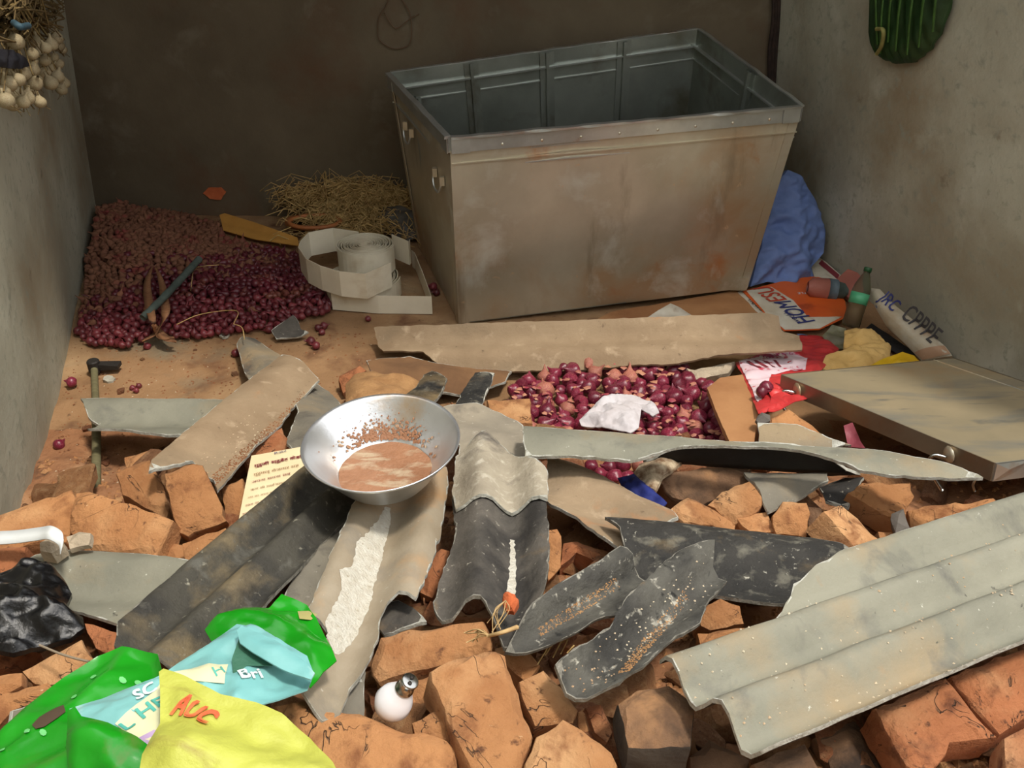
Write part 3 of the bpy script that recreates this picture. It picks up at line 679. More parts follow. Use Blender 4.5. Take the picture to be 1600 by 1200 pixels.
S['I2'] = sheet('lower of the two short black sheets in the centre', [(866, 1046), (905, 1018), (950, 985), (975, 945), (1030, 890), (1060, 865), (1112, 853), (1118, 880), (1138, 903), (1100, 950), (1090, 985), (1045, 1010), (1010, 1045), (965, 1075), (918, 1091), (890, 1070)],
      [(880, 1045, .13), (1110, 870, .13), (960, 1075, .11)], ((895, 1060), (1115, 890)), ((955, 960), (1060, 1010)), ASBI, lam=.16, amp=0.019, ph=2.9, edge=EDGED)
S['O'] = sheet('broad corrugated grey sheet at the lower right corner', [(1030, 1030), (1075, 1010), (1200, 965), (1215, 945), (1240, 918), (1320, 873), (1430, 838), (1560, 792), (1640, 765), (1760, 730), (1760, 950), (1600, 1010), (1530, 1035), (1460, 1062), (1440, 1078), (1350, 1110), (1270, 1145), (1200, 1173), (1188, 1172), (1150, 1138), (1100, 1095), (1060, 1058)],
      [(1050, 1050, .15), (1560, 800, .14), (1400, 1085, .15)], ((1085, 1085), (1600, 893)), ((1045, 1048), (1122, 1116)), ASBL, lam=.146, amp=0.024, ph=1.0)
S['Q1'] = sheet('small speckled black sheet strip behind the bowl', [(600, 640), (625, 622), (650, 606), (662, 584), (675, 579), (698, 592), (690, 612), (666, 638), (640, 650)],
      [(620, 625, .07), (680, 585, .08), (660, 640, .07)], ((630, 640), (685, 590)), None, ASBD, amp=.006, edge=EDGED)
S['Q2'] = sheet('black metal edged sheet strip right behind the bowl', [(708, 640), (722, 612), (742, 582), (773, 584), (765, 605), (748, 640)],
      [(715, 635, .04), (745, 585, .07), (755, 630, .04)], ((720, 635), (755, 585)), None, ASBD, amp=.006)
S['T'] = sheet('grey sheet edge at the lower left below the bricks', [(0, 1170), (20, 1110), (75, 1092), (160, 1030), (200, 1040), (100, 1120), (30, 1190)],
      [(10, 1150, .05), (160, 1035, .05), (100, 1110, .03)], ((20, 1150), (180, 1040)), None, ASB, amp=.005)
S['R'] = sheet('dark cement shard standing at the edge of the shallots', [(424, 517), (440, 505), (458, 492), (466, 502), (470, 515), (482, 519), (470, 526), (432, 530)],
      [at(430, 530, .02), at(470, 528, .02), at(455, 495, .06)], ((430, 520), (475, 520)), None, ASBM, amp=.002, lam=.3, name='cement_shard')
S['BB'] = sheet('brown board slipped under the tilted side of the steel bin', [(925, 503), (955, 488), (1050, 470), (1150, 454), (1188, 492)],
      [at(925, 503, .03), at(1150, 456, .03), at(1188, 492, .05)], ((930, 500), (1180, 480)), None, BPLAS, amp=.002, edge=BPLAS, name='board', jag=.001)

# ================================================================== bricks
BR = [
 ('smooth brick at the left edge under the left wall', [(-30, 812), (60, 780), (112, 764), (125, 795), (104, 845), (60, 845), (-30, 862)], .04, (.1, .3), BRICK),
 ('large sunlit brick left of the leaning brick', [(112, 768), (135, 766), (230, 796), (266, 812), (240, 872), (215, 868), (120, 856), (104, 830)], .05, (-.1, .55), BRICK),
 ('brick propped behind the large sunlit brick', [(180, 738), (205, 722), (232, 715), (250, 745), (265, 790), (262, 808), (225, 793), (190, 770)], .03, (.1, .3), BRICK),
 ('brick leaning on end against the pale diagonal sheet', [(254, 738), (300, 720), (316, 725), (345, 790), (350, 812), (292, 838), (276, 830)], .07, (.15, .6), BRICK),
 ('brick half hidden at the left edge of the long black sheet', [(283, 850), (350, 820), (372, 835), (330, 878), (288, 878)], .03, (0, .3), BRICK),
 ('round edged brick in the gap below the leaning brick', [(246, 868), (262, 845), (285, 850), (286, 880), (250, 880)], -.01, (-.2, .5), BRICK),
 ('reddish brick above the cream pamphlet', [(378, 712), (384, 690), (440, 666), (456, 690), (440, 706), (385, 725)], .03, (.1, .3), BRICKR),
 ('orange brick cut by the left picture edge above the black bag', [(-30, 852), (40, 850), (28, 890), (0, 925), (-30, 930)], .05, (.1, .3), BRICKR),
 ('brick left of the cord, upper', [(30, 1045), (124, 994), (146, 1030), (104, 1070), (50, 1066)], .04, (.1, .3), BRICK),
 ('brick at the left edge below the black bag', [(-30, 1052), (32, 1048), (36, 1066), (0, 1088), (-30, 1092)], .05, (.2, .3), BRICK),
 ('flat brick at the lower left edge', [(-30, 1090), (20, 1078), (75, 1062), (92, 1088), (20, 1106), (-30, 1160)], .05, (.1, .3), BRICK),
 ('brick under the black polythene bag', [(-30, 965), (40, 985), (56, 1008), (10, 1042), (-30, 1040)], .02, (.1, .3), BRICKR),
 ('orange brick between the blue grey sheet and the long black sheet', [(128, 972), (196, 990), (168, 1022), (146, 1012)], .0, (0, .3), BRICKR),
 ('long smooth brick above the light bulb', [(576, 1040), (592, 995), (640, 980), (756, 966), (770, 1000), (768, 1012), (684, 1040), (590, 1062)], .05, (-.08, .3), BRICK),
 ('big brick in the foreground right of the light bulb', [(672, 1045), (700, 1028), (760, 1012), (790, 1022), (812, 1080), (834, 1150), (812, 1215), (748, 1225), (700, 1120), (682, 1075)], .08, (.15, .1), BRICK),
 ('wide brick at the bottom edge left of the big foreground brick', [(425, 1098), (470, 1090), (560, 1112), (640, 1140), (700, 1150), (718, 1168), (712, 1230), (520, 1240), (470, 1190)], .05, (.05, .15), BRICK),
 ('small brick behind the big foreground brick', [(768, 1012), (820, 1002), (842, 1040), (826, 1066), (806, 1050)], .02, (.1, .3), BRICK),
 ('squarish half brick right of the big foreground brick', [(812, 1066), (850, 1044), (880, 1070), (905, 1108), (896, 1125), (838, 1135), (824, 1105)], .06, (.1, .4), BRICK),
 ('sloping brick at the bottom edge below the squarish half brick', [(822, 1190), (842, 1150), (880, 1120), (940, 1155), (968, 1192), (960, 1240), (820, 1240)], .06, (.1, .25), BRICK),
 ('narrow broken brick left of the dark fronted brick', [(916, 1100), (940, 1096), (958, 1140), (950, 1158), (930, 1140)], .01, (.1, .3), BRICKR),
 ('brick under the tip of the lower black sheet', [(1088, 950), (1128, 932), (1158, 945), (1165, 972), (1112, 985), (1095, 975)], .03, (.05, .45), BRICK),
 ('flat brown brick before the broad grey sheet', [(1092, 985), (1165, 977), (1180, 985), (1120, 1008), (1096, 1004)], .03, (0, .2), BRICK),
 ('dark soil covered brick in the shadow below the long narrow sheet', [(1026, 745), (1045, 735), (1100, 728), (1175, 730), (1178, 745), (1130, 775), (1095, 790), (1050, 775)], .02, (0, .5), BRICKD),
 ('tilted lozenge shaped brick right of the dark brick', [(1106, 785), (1128, 765), (1172, 748), (1196, 780), (1186, 798), (1146, 820)], .03, (-.15, .55), BRICK),
 ('low brick behind the speckled black sheet', [(1042, 795), (1075, 773), (1110, 788), (1152, 815), (1150, 826), (1070, 812)], .01, (.15, .2), BRICK),
 ('flat half brick in the row behind the broad sheet', [(1150, 806), (1200, 796), (1212, 828), (1170, 828)], .0, (0, .3), BRICK),
 ('dusty upright brick in the row behind the broad sheet', [(1208, 804), (1226, 782), (1262, 784), (1266, 800), (1260, 840), (1214, 832)], .02, (-.1, .6), BRICK),
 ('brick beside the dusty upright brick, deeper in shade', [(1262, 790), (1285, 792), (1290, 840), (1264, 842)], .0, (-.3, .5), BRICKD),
 ('wedge shaped brick leaning to the right in the row behind the broad sheet', [(1290, 796), (1316, 785), (1345, 806), (1372, 838), (1398, 848), (1362, 868), (1340, 852)], .03, (.45, .1), BRICK),
 ('cracked round brick under the long narrow sheet', [(1326, 768), (1350, 752), (1425, 752), (1430, 772), (1412, 812), (1388, 805)], .04, (.1, .35), BRICK),
 ('long brick with grey cement end under the lid corner', [(1418, 795), (1480, 784), (1555, 776), (1568, 792), (1500, 815), (1425, 838)], .03, (-.3, .35), BRICK),
 ('brick end between the cracked brick and the broad sheet', [(1372, 826), (1396, 826), (1400, 852), (1380, 850)], .0, (0, .4), BRICK),
 ('orange brick at the left corner of the lid', [(1205, 650), (1232, 636), (1262, 655), (1312, 694), (1262, 678), (1205, 662)], .05, (.2, .3), BRICK),
 ('brick standing in the gap left of the half black sheet', [(660, 880), (688, 855), (702, 858), (690, 900), (676, 932), (656, 925)], .0, (0, .4), BRICKR),
 ('brick lying under the lower end of the half black sheet', [(672, 935), (700, 960), (770, 962), (740, 980), (672, 975), (655, 960)], -.02, (0, .3), BRICKR),
 ('slim brick standing right of the half black sheet', [(852, 828), (872, 822), (880, 835), (878, 885), (856, 905)], .03, (.2, .5), BRICK),
 ('brown brick in the hole under the pale half shaded sheet', [(876, 880), (900, 862), (945, 882), (958, 860), (900, 842), (880, 845)], -.02, (0, .3), BRICKR),
 ('orange brick seen between the two short black sheets', [(880, 1010), (905, 990), (965, 972), (950, 990), (905, 1015)], .01, (0, .2), BRICKR),
 ('big broken brick under the front edge of the broad sheet', [(1370, 1105), (1420, 1080), (1480, 1056), (1520, 1100), (1560, 1150), (1490, 1160), (1450, 1215), (1420, 1195), (1390, 1150)], .05, (.05, .2), BRICKR),
 ('broken brick at the right edge under the broad sheet', [(1484, 1054), (1560, 1025), (1660, 990), (1680, 1080), (1568, 1146), (1525, 1100)], .06, (.05, .2), BRICKR),
 ('brick at the bottom right corner', [(1572, 1150), (1680, 1090), (1700, 1240), (1580, 1240)], .06, (0, .2), BRICKR),
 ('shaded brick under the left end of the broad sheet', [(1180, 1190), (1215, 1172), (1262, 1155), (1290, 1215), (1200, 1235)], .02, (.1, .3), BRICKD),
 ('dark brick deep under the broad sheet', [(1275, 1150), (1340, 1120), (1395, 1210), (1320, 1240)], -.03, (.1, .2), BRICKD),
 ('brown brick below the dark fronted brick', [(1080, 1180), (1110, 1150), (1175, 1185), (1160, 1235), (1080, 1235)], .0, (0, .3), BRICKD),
 ('small brown brick right of the cluster, near the mossy stripe', [(905, 1110), (918, 1100), (945, 1160), (930, 1175), (905, 1130)], -.01, (.1, .3), BRICK),
 ('brick edge showing under the sheet near the white powder', [(655, 905), (662, 880), (672, 905), (662, 935)], -.02, (0, .3), BRICKR),
 ('flat earth crusted brick left of the white cloth', [(760, 622), (828, 618), (832, 658), (790, 656), (762, 640)], .04, (0, .15), BRICK),
 ('orange brick end at the burlap cloth', [(528, 585), (560, 568), (572, 575), (556, 600), (535, 612)], .03, (0, .4), BRICKR),
 ('half buried brick beside the leaning brick', [(190, 712), (232, 700), (236, 722), (200, 736)], -.01, (0, .3), BRICK),
 ('chipped brick left of the pamphlet', [(345, 760), (378, 745), (388, 800), (366, 822), (350, 800)], .0, (0, .5), BRICK),
 ('brick below the light bulb with white specks', [(640, 1128), (690, 1102), (715, 1120), (722, 1150), (700, 1155), (650, 1148)], .04, (0, .2), BRICK),
 ('clay chunk beside the cap of the light bulb', [(640, 1060), (676, 1050), (682, 1080), (668, 1102), (640, 1100)], .0, (0, .4), BRICK),
]
for (lb, poly, off, tl, m) in BR:
    brick(lb, poly, off, tl, .075, m)
b_ = brick('square brick with a sooty dark front at the bottom centre', [(962, 1092), (980, 1080), (1045, 1060), (1088, 1100), (1080, 1165), (1030, 1168), (982, 1160)], .09, (.02, .05), .075, BRICKD, SOOT)
g_ = brick('grey cement faced end of a brick beside the cracked brick', [(1395, 798), (1412, 792), (1424, 838), (1404, 842), (1396, 820)], .035, (-.3, .6), .03, GREYM, name='brick_fragment')
brick('pale rubble clod beside the brown board', [(1072, 576), (1120, 568), (1150, 562), (1140, 580), (1085, 592)], .05, (0, .3), .04, PLAST, name='plaster_lump', cat='rubble', warp=.008)
brick('rounded plaster lump held under the white strap', [(58, 845), (75, 836), (92, 838), (98, 850), (80, 862), (58, 858)], .1, (0, .3), .04, PLAST, name='plaster_lump', cat='rubble', warp=.006)
brick('flat grey plaster flake beside the white strap', [(100, 836), (122, 828), (140, 830), (138, 848), (108, 856)], .09, (0, .3), .02, PLAST, name='plaster_lump', cat='rubble', warp=.005)
brick('grey stone at the lower corner of the red bag', [(1182, 652), (1190, 641), (1203, 645), (1204, 656), (1190, 661)], .1, (0, .2), .02, GREYM, name='stone', cat='rubble')
brick('ball of orange clay on the half black sheet', [(785, 930), (793, 922), (805, 924), (810, 940), (804, 953), (792, 955), (786, 945)], .15, (0, .5), .025, CLAYR, name='clay_lump', cat='rubble', res=.006)

# small broken pieces of brick filling the heap
frag = []
for k in range(14):
    bm = bmesh.new(); bmesh.ops.create_cube(bm, size=1)
    bmesh.ops.bevel(bm, geom=bm.edges[:], offset=.1, segments=1, affect='EDGES')
    bmesh.ops.subdivide_edges(bm, edges=[e for e in bm.edges if e.calc_length() > .5], cuts=2, use_grid_fill=True)
    sh = Vector((U_(-.4, .4), U_(-.4, .4), U_(-.3, .3)))
    for v in bm.verts:
        q = v.co.copy(); v.co.x += sh.x * q.z + .3 * q.y * sh.z; v.co.y += sh.y * q.z
        v.co += noise.noise_vector(q * 2 + Vector((k * 9, 0, 0))) * .16 + noise.noise_vector(q * 6 + Vector((k * 9, 0, 0))) * .05
    me = bpy.data.meshes.new('brick_fragment'); bm.to_mesh(me); bm.free(); me.materials.append([BRICK, BRICKR, BRICK, HEAP][k % 4]); frag.append(me)
def wall_ok(x, y, mrg=.06):
    t = (cl.y - y) / -dl.y; u = (cr.y - y) / -dr.y
    return cl.x + dl.x * t + mrg < x < cr.x + dr.x * u - mrg
cnt = 0; spots = []
for _ in range(6000):
    if cnt >= 290: break
    py = U_(680, 1230); px = U_(-20, 1620)
    p = heap(px, py, -.06)
    if p.y > 2.15 or not wall_ok(p.x, p.y): continue
    s = U_(.03, .085) if cnt > 90 else U_(.07, .12)
    if any((p.x - q[0]) ** 2 + (p.y - q[1]) ** 2 < (.42 * (s + q[2])) ** 2 for q in spots): continue
    if 0 < px < 200 and py < 760: continue
    spots.append((p.x, p.y, s)); g = ground(p.x, p.y)
    o = link('brick_fragment', frag[cnt % 14]); o.scale = (s, s * U_(.6, .9), s * U_(.45, .7))
    o.rotation_euler = (U_(-.4, .4), U_(-.4, .4), U_(0, 6.3)); o.location = (p.x, p.y, min(g + s * .22, top_z(p.y) - .01 - s * .25) if s > .07 else g + s * .2)
    rg = ('at the left side of the heap' if px < 420 else 'around the bowl and light bulb' if px < 760 else 'below the short black sheets' if px < 1120 and py > 860 else 'in the row behind the broad grey sheet' if py < 880 else 'under the broad grey sheet')
    tag(o, 'broken orange brick chunk ' + rg, 'brick fragment', 'broken brick chunks ' + rg); cnt += 1
for k in range(26):                      # clods on the bare floor at the left
    px, py = U_(100, 520), U_(545, 740); p = at(px, py, 0)
    if px < 120 and py > 640: continue
    s = U_(.008, .024); o = link('earth_clod', frag[k % 14]); o.scale = (s, s, s * .6); o.rotation_euler = (0, 0, U_(0, 6)); o.location = (p.x, p.y, ground(p.x, p.y) + s * .2)
    tag(o, 'small crumb of dry earth on the bare floor', 'clod', 'earth crumbs on the bare floor')
for (px, py, w_, lb) in [(96, 722, .03, 'cracked white mortar flake near the foot of the left wall'), (170, 591, .018, 'pale mortar flake below the hammer head'), (350, 522, .016, 'grey mortar flake at the edge of the shallots')]:
    slab_ = slab('mortar_flake', [(px + w_ * 520 * math.cos(a * .9) * (1 + .2 * math.sin(a * 3)), py + w_ * 300 * math.sin(a * .9)) for a in range(7)], [at(px, py, .012), at(px + 5, py, .012), at(px, py + 5, .012)], ((px, py), (px + 5, py)), lambda u, v: .002 * nz2(u, v, 60, 1), .008, M('white mortar', (186, 182, 166), (156, 150, 134), 20, .95, crack=20), .008, .003)
    tag(slab_.o, lb, 'mortar')
# grit
def grit(name, label, n, fn, smin, smax, m):
    V = []; Fc = []
    for _ in range(n):
        r_ = fn()
        if r_ is None: continue
        p, k = r_, U_(smin, smax); a = U_(0, 6.3); b = len(V)
        for i in range(4): V.append(p + Vector((math.cos(a + i * 1.57) * k * U_(.6, 1.2), math.sin(a + i * 1.57) * k * U_(.6, 1.2), 0)))
        V.append(p + Vector((0, 0, k * .7)))
        Fc += [(b, b + 1, b + 4), (b + 1, b + 2, b + 4), (b + 2, b + 3, b + 4), (b + 3, b, b + 4)]
    o = wobj(name, V, Fc, m, smooth=False); return tag(o, label, 'debris', kind='stuff')
def f1():
    p = at(U_(90, 760), U_(520, 800)); 
    return Vector((p.x, p.y, ground(p.x, p.y))) if wall_ok(p.x, p.y, .02) and p.y > 1.9 else None
def f2():
    p = heap(U_(0, 1600), U_(700, 1210), -.06); return Vector((p.x, p.y, ground(p.x, p.y))) if wall_ok(p.x, p.y, .02) else None
grit('grit', 'pale mortar crumbs scattered on the floor', 260, f1, .001, .004, GRIT)
grit('grit', 'brown crumbs of earth scattered on the floor', 1500, f1, .002, .006, SILT)
grit('rubble_crumbs', 'fine brick crumbs between the bricks', 4000, f2, .004, .014, BRICK)
def on_sheet(s, poly, off=.0):
    def f():
        for _ in range(30):
            x0, x1 = min(p[0] for p in poly), max(p[0] for p in poly); y0, y1 = min(p[1] for p in poly), max(p[1] for p in poly)
            q = (U_(x0, x1), U_(y0, y1))
            if inside(q, poly):
                u, v = uv_of(s, *q)
                if inside((u, v), s.P): return wm(s.o) @ Vector((u, v, s.h(u, v) + .0005))
        return None
    return f
bpy.context.view_layer.update()
grit('grit', 'pale specks of mortar on the broad grey sheet', 170, on_sheet(S['O'], [(1050, 1040), (1590, 800), (1590, 1000), (1180, 1160)]), .001, .0032, GRIT)
grit('grit', 'pale specks of mortar on the pale diagonal sheet', 90, on_sheet(S['D'], [(300, 720), (400, 640), (420, 670), (340, 750)]), .001, .0035, GRIT)
grit('grit', 'pale specks of mortar on the two short black sheets', 120, on_sheet(S['I2'], [(880, 1050), (1100, 870), (1130, 905), (930, 1080)]), .001, .003, GRIT)
grit('grit', 'tan earth crumbs in the groove of the upper short black sheet', 480, on_sheet(S['I1'], [(840, 978), (900, 938), (965, 898), (974, 908), (910, 952), (850, 986)]), .0008, .0026, DUSTY)
grit('grit', 'tan earth crumbs in the groove of the lower short black sheet', 480, on_sheet(S['I2'], [(965, 1052), (1010, 985), (1070, 915), (1084, 922), (1030, 995), (980, 1056)]), .0008, .0026, DUSTY)
grit('grit', 'orange earth crumbs along the groove of the pale diagonal sheet', 500, on_sheet(S['D'], [(322, 742), (430, 648), (476, 604), (480, 612), (440, 658), (335, 754)]), .0012, .003, SILT)
# lime powder lying in the grooves
def powder(s, label, poly, hh=.006):
    q = slab('lime_powder', poly, [wm(s.o) @ Vector(v) for v in ((0, 0, 0), (1, 0, 0), (0, 1, 0))], (poly[0], poly[1]), None, .001, POWDER, .008, .004)
    # lay it on the sheet's own surface
    inv = wm(s.o).inverted() @ wm(q.o); bk = inv.inverted(); me = q.o.data; nv = len(me.vertices)
    P = q.P
    for v in me.vertices:
        w_ = inv @ v.co; e = min(seg_d((v.co.x, v.co.y), P[i - 1], P[i]) for i in range(len(P)))
        up = v.co.z > -.0005
        w_.z = s.h(w_.x, w_.y) + (.0012 + hh * min(1, e / .02) * (1 + .5 * nz2(w_.x, w_.y, 50, 1)) if up else .0004)
        v.co = bk @ w_
    tag(q.o, label, 'lime powder', kind='stuff'); return q
powder(S['G'], 'white lime powder spilled along the groove of the dusty sheet', [(603, 785), (611, 783), (612, 800), (600, 850), (588, 895), (580, 930), (570, 950), (556, 980), (540, 1005), (524, 1016), (510, 1002), (508, 985), (522, 955), (534, 930), (530, 905), (550, 890), (556, 860), (570, 840), (590, 810)])
powder(S['H'], 'thin line of white lime in the groove of the half black sheet', [(797, 830), (804, 832), (806, 880), (804, 930), (797, 948), (793, 920), (796, 870)], .003)

# ================================================================== bowl
def bowl():
    p = heap(598, 690, .2)
    z0 = heap(598, 720, .155).z; Rr = .215; rim = at(597, 690, z0 + .1); 
    a = at(472, 690, rim.z); b = at(721, 690, rim.z); Rr = (b.x - a.x) / 2; c = (a + b) / 2
    c = at(597, 694, rim.z); c.y = (at(597, 626, rim.z).y + at(597, 757, rim.z).y) / 2; 
    t = empty('bowl', Vector((c.x, c.y, rim.z - .1))); t.rotation_euler = (.03, -.04, 0); bpy.context.view_layer.update()
    tag(t, 'wide aluminium bowl with clay slurry standing on the roof sheets', 'bowl')
    prof = [(0, 0), (Rr * .5, 0), (Rr * .56, .004), (Rr * .64, .02), (Rr * .94, .092), (Rr * .99, .099), (Rr, .103), (Rr * .99, .105), (Rr * .955, .1), (Rr * .93, .095), (Rr * .62, .024), (Rr * .54, .007), (0, .004)]
    vs, fs = lathe_geo(prof, 72); 
    for v in vs: v.z += .003 * noise.noise(v * 6) * (v.z / .1)
    link('body', mesh('bowl_body', vs, fs, ALU), t)
    V = []; Fc = []; n = 48; rings = 12; rm = Rr * .6
    for i in range(rings + 1):
        for k in range(n):
            a_ = 2 * math.pi * k / n; r = rm * i / rings * (1 + (.06 * noise.noise(Vector((math.cos(a_) * 2, math.sin(a_) * 2, 0))) if i == rings else 0))
            x, y = r * math.cos(a_), r * math.sin(a_); V.append(Vector((x, y, .0195 + .003 * nz2(x, y, 25, 1) + .0015 * nz2(x, y, 70, 2))))
    for i in range(rings):
        for k in range(n):
            k2 = (k + 1) % n; Fc.append((i * n + k, (i + 1) * n + k, (i + 1) * n + k2, i * n + k2))
    link('clay_slurry', mesh('clay_slurry', V, Fc, MUD), t)
    # splashes of clay on the back inner wall
    V = []; Fc = []
    for _ in range(420):
        a_ = random.gauss(math.pi / 2 + .1, .45); u = abs(random.gauss(0, .3)); 
        if u > .9: continue
        r = Rr * (.63 + .3 * u); z = .026 + .068 * u; q = Vector((r * math.cos(a_) * .985, r * math.sin(a_) * .985, z + .002)); k = U_(.0012, .0048) * (1.1 - u); b0 = len(V)
        tx = Vector((-math.sin(a_), math.cos(a_), 0)); tz = Vector((math.cos(a_) * .8, math.sin(a_) * .8, .6))
        for i in range(6): V.append(q + tx * math.cos(i) * k + tz * math.sin(i) * k * U_(.6, 1.6))
        V.append(q + Vector((-math.cos(a_), -math.sin(a_), 1)) * .0015); Fc += [(b0 + i, b0 + (i + 1) % 6, b0 + 6) for i in range(6)]
    link('clay_splashes', mesh('clay_splashes', V, Fc, MUD), t)['kind'] = 'stuff'
bowl()

# ================================================================== onions
def onion_mesh(name, m, r=1, neck=.5, n=12, seed=0):
    prof = [(0, -.86), (.25, -.85), (.6, -.7), (.88, -.38), (1, 0), (.93, .34), (.68, .66), (.38, .88), (.2, 1.0 + neck * .3), (.13, 1.1 + neck * .6), (.05, 1.15 + neck)]
    vs, fs = lathe_geo(prof, n)
    for v in vs: v += noise.noise_vector(v * 1.3 + Vector((seed * 5, 0, 0))) * .12
    return mesh(name, vs, fs, m)
big = [onion_mesh('onion', m, neck=k, n=14, seed=i) for i, (m, k) in enumerate([(ONION, .2), (ONION, .5), (ONION, .1), (ONIONP, .7), (ONION, .35)])]
rt_v = []; rt_f = []
for i in range(9):
    a = i * .7; g = tube_geo([(0, 0, -.84), (.12 * math.cos(a), .12 * math.sin(a), -1.0), (.3 * math.cos(a), .3 * math.sin(a), -1.12)], [.03, .02, .01], 3); k = len(rt_v); rt_v += g[0]; rt_f += [tuple(q + k for q in f) for f in g[1]]
root_me = mesh('root_tuft', rt_v, rt_f, ROOT)
def in_poly_random(poly):
    x0, x1 = min(p[0] for p in poly), max(p[0] for p in poly); y0, y1 = min(p[1] for p in poly), max(p[1] for p in poly)
    while True:
        q = (U_(x0, x1), U_(y0, y1))
        if inside(q, poly): return q
def pile(poly, zfun, r0, r1, maxn, tries, sep=.85):
    out = []; cell = {}
    for _ in range(tries):
        if len(out) >= maxn: break
        q = in_poly_random(poly); p = at(*q, 0); 
        for _k in range(4): p = at(*q, zfun(p.x, p.y))
        if not wall_ok(p.x, p.y, .035) or p.y > 3.9: continue
        r = U_(r0, r1); z = zfun(p.x, p.y) + U_(-.3, .35) * r; gx, gy = int(p.x / (2 * r1)), int(p.y / (2 * r1)); ok = True
        for dx in (-1, 0, 1):
            for dy in (-1, 0, 1):
                for (P2, r2) in cell.get((gx + dx, gy + dy), ()):
                    if (P2.x - p.x) ** 2 + (P2.y - p.y) ** 2 < ((r + r2) * sep) ** 2: ok = False
        if ok:
            P1 = Vector((p.x, p.y, z)); cell.setdefault((gx, gy), []).append((P1, r)); out.append((P1, r))
    return out
cpoly = [(800, 608), (815, 592), (870, 575), (950, 570), (1060, 568), (1080, 590), (1108, 602), (1115, 640), (1142, 690), (1110, 690), (1000, 682), (830, 672), (806, 660)]
c1 = pile(cpoly, lambda x, y: .05 + .02 * noise.noise(Vector((x * 6, y * 6, 0))), .020, .031, 170, 6000, .72)
c2 = pile([(905, 722), (940, 720), (1000, 722), (1000, 740), (985, 765), (950, 750)], lambda x, y: .07, .02, .026, 24, 1500, .75)
def put_onion(P1, r, me, label, group, root=False, lie=1.3):
    o = link('onion', me); o.scale = (r, r, r * .95); o.location = P1; o.rotation_euler = (U_(-lie, lie), U_(-lie, lie), U_(0, 6.3))
    tag(o, label, 'onion', group)
    if root: link('root_tuft', root_me, o)
for i, (P1, r) in enumerate(c1): put_onion(P1, r, big[random.choice((0, 1, 2, 4, 0, 1, 3))], 'shiny red onion in the pile around the white cloth', 'red onions in the central pile', True)
for i, (P1, r) in enumerate(c2): put_onion(P1, r, big[i % 5], 'red onion in the hole below the long narrow sheet', 'red onions below the long narrow sheet', True)
V = []; Fc = []                                   # loose skins among the onions
for _ in range(150):
    q = in_poly_random(cpoly); p = at(*q, .075); k = U_(.006, .014); b0 = len(V); a = U_(0, 6)
    for i in range(5): V.append(p + Vector((k * math.cos(a + i * 1.26), k * math.sin(a + i * 1.26) * .7, U_(-.004, .004))))
    V.append(p + Vector((0, 0, U_(.003, .008)))); Fc += [(b0 + i, b0 + (i + 1) % 5, b0 + 5) for i in range(5)]
tag(wobj('onion_skins', V, Fc, ONIONP), 'loose papery skins among the red onions', 'onion skins', kind='stuff')
small_r = [onion_mesh('shallot', SHAL, neck=U_(.3, 1.0), n=8, seed=i) for i in range(4)]; small_d = [onion_mesh('shallot', SHALD, neck=U_(.3, 1.2), n=8, seed=i + 9) for i in range(4)]
spoly = [(150, 340), (152, 325), (190, 316), (235, 308), (262, 318), (300, 338), (345, 352), (352, 372), (440, 392), (468, 400), (500, 430), (522, 468), (512, 486), (470, 497), (440, 512), (380, 518), (300, 528), (240, 522), (200, 540), (150, 536), (118, 524), (124, 470), (128, 430), (145, 380)]
def zsh(x, y):
    q = pix((x, y, .04)); e = min(seg_d(q, spoly[i - 1], spoly[i]) for i in (range(5, 22)))
    return .012 + .075 * min(1, e / 90) + .012 * noise.noise(Vector((x * 5, y * 5, 0)))
sp = pile(spoly, zsh, .011, .017, 2600, 45000, .74)
sp.sort(key=lambda t: t[0].y)
def is_red(P1):
    x, y = pix(P1); return (y - 440) + (x - 260) * .45 + 70 * noise.noise(P1 * 3) + random.gauss(0, 28) > 0
bulk = []
for i, (P1, r) in enumerate(sp):
    rd = is_red(P1)
    if i < 300:
        o = link('shallot', (small_r if rd else small_d)[i % 4]); o.scale = (r, r, r * 1.15); o.location = P1; o.rotation_euler = (U_(-1.6, 1.6), U_(-1.6, 1.6), U_(0, 6.3))
        if rd: tag(o, 'red shallot in the front of the heap by the left wall', 'shallot', 'red shallots at the front of the heap')
        else: tag(o, 'mud brown shallot in the front of the heap by the left wall', 'shallot', 'muddy shallots at the front of the heap')
    else: bulk.append((P1, r, rd))
for rd, m, lb in ((True, SHAL, 'further red shallots in the middle of the heap'), (False, SHALD, 'mud covered shallots heaped in the back left corner')):
    V = []; Fc = []; src = [[v.co.copy() for v in me.vertices] for me in small_d]; ff = [tuple(p.vertices) for p in small_d[0].polygons]
    for i, (P1, r, q) in enumerate(bulk):
        if q != rd: continue
        from mathutils import Euler
        rot = Euler((U_(-1.6, 1.6), U_(-1.6, 1.6), U_(0, 6.3))).to_matrix(); k = len(V)
        V += [rot @ Vector((v.x * r, v.y * r, v.z * r * 1.15)) + P1 for v in src[i % 4]]; Fc += [tuple(j + k for j in f) for f in ff]
    if V: tag(wobj('shallot_heap', V, Fc, m), lb, 'shallots', kind='stuff')
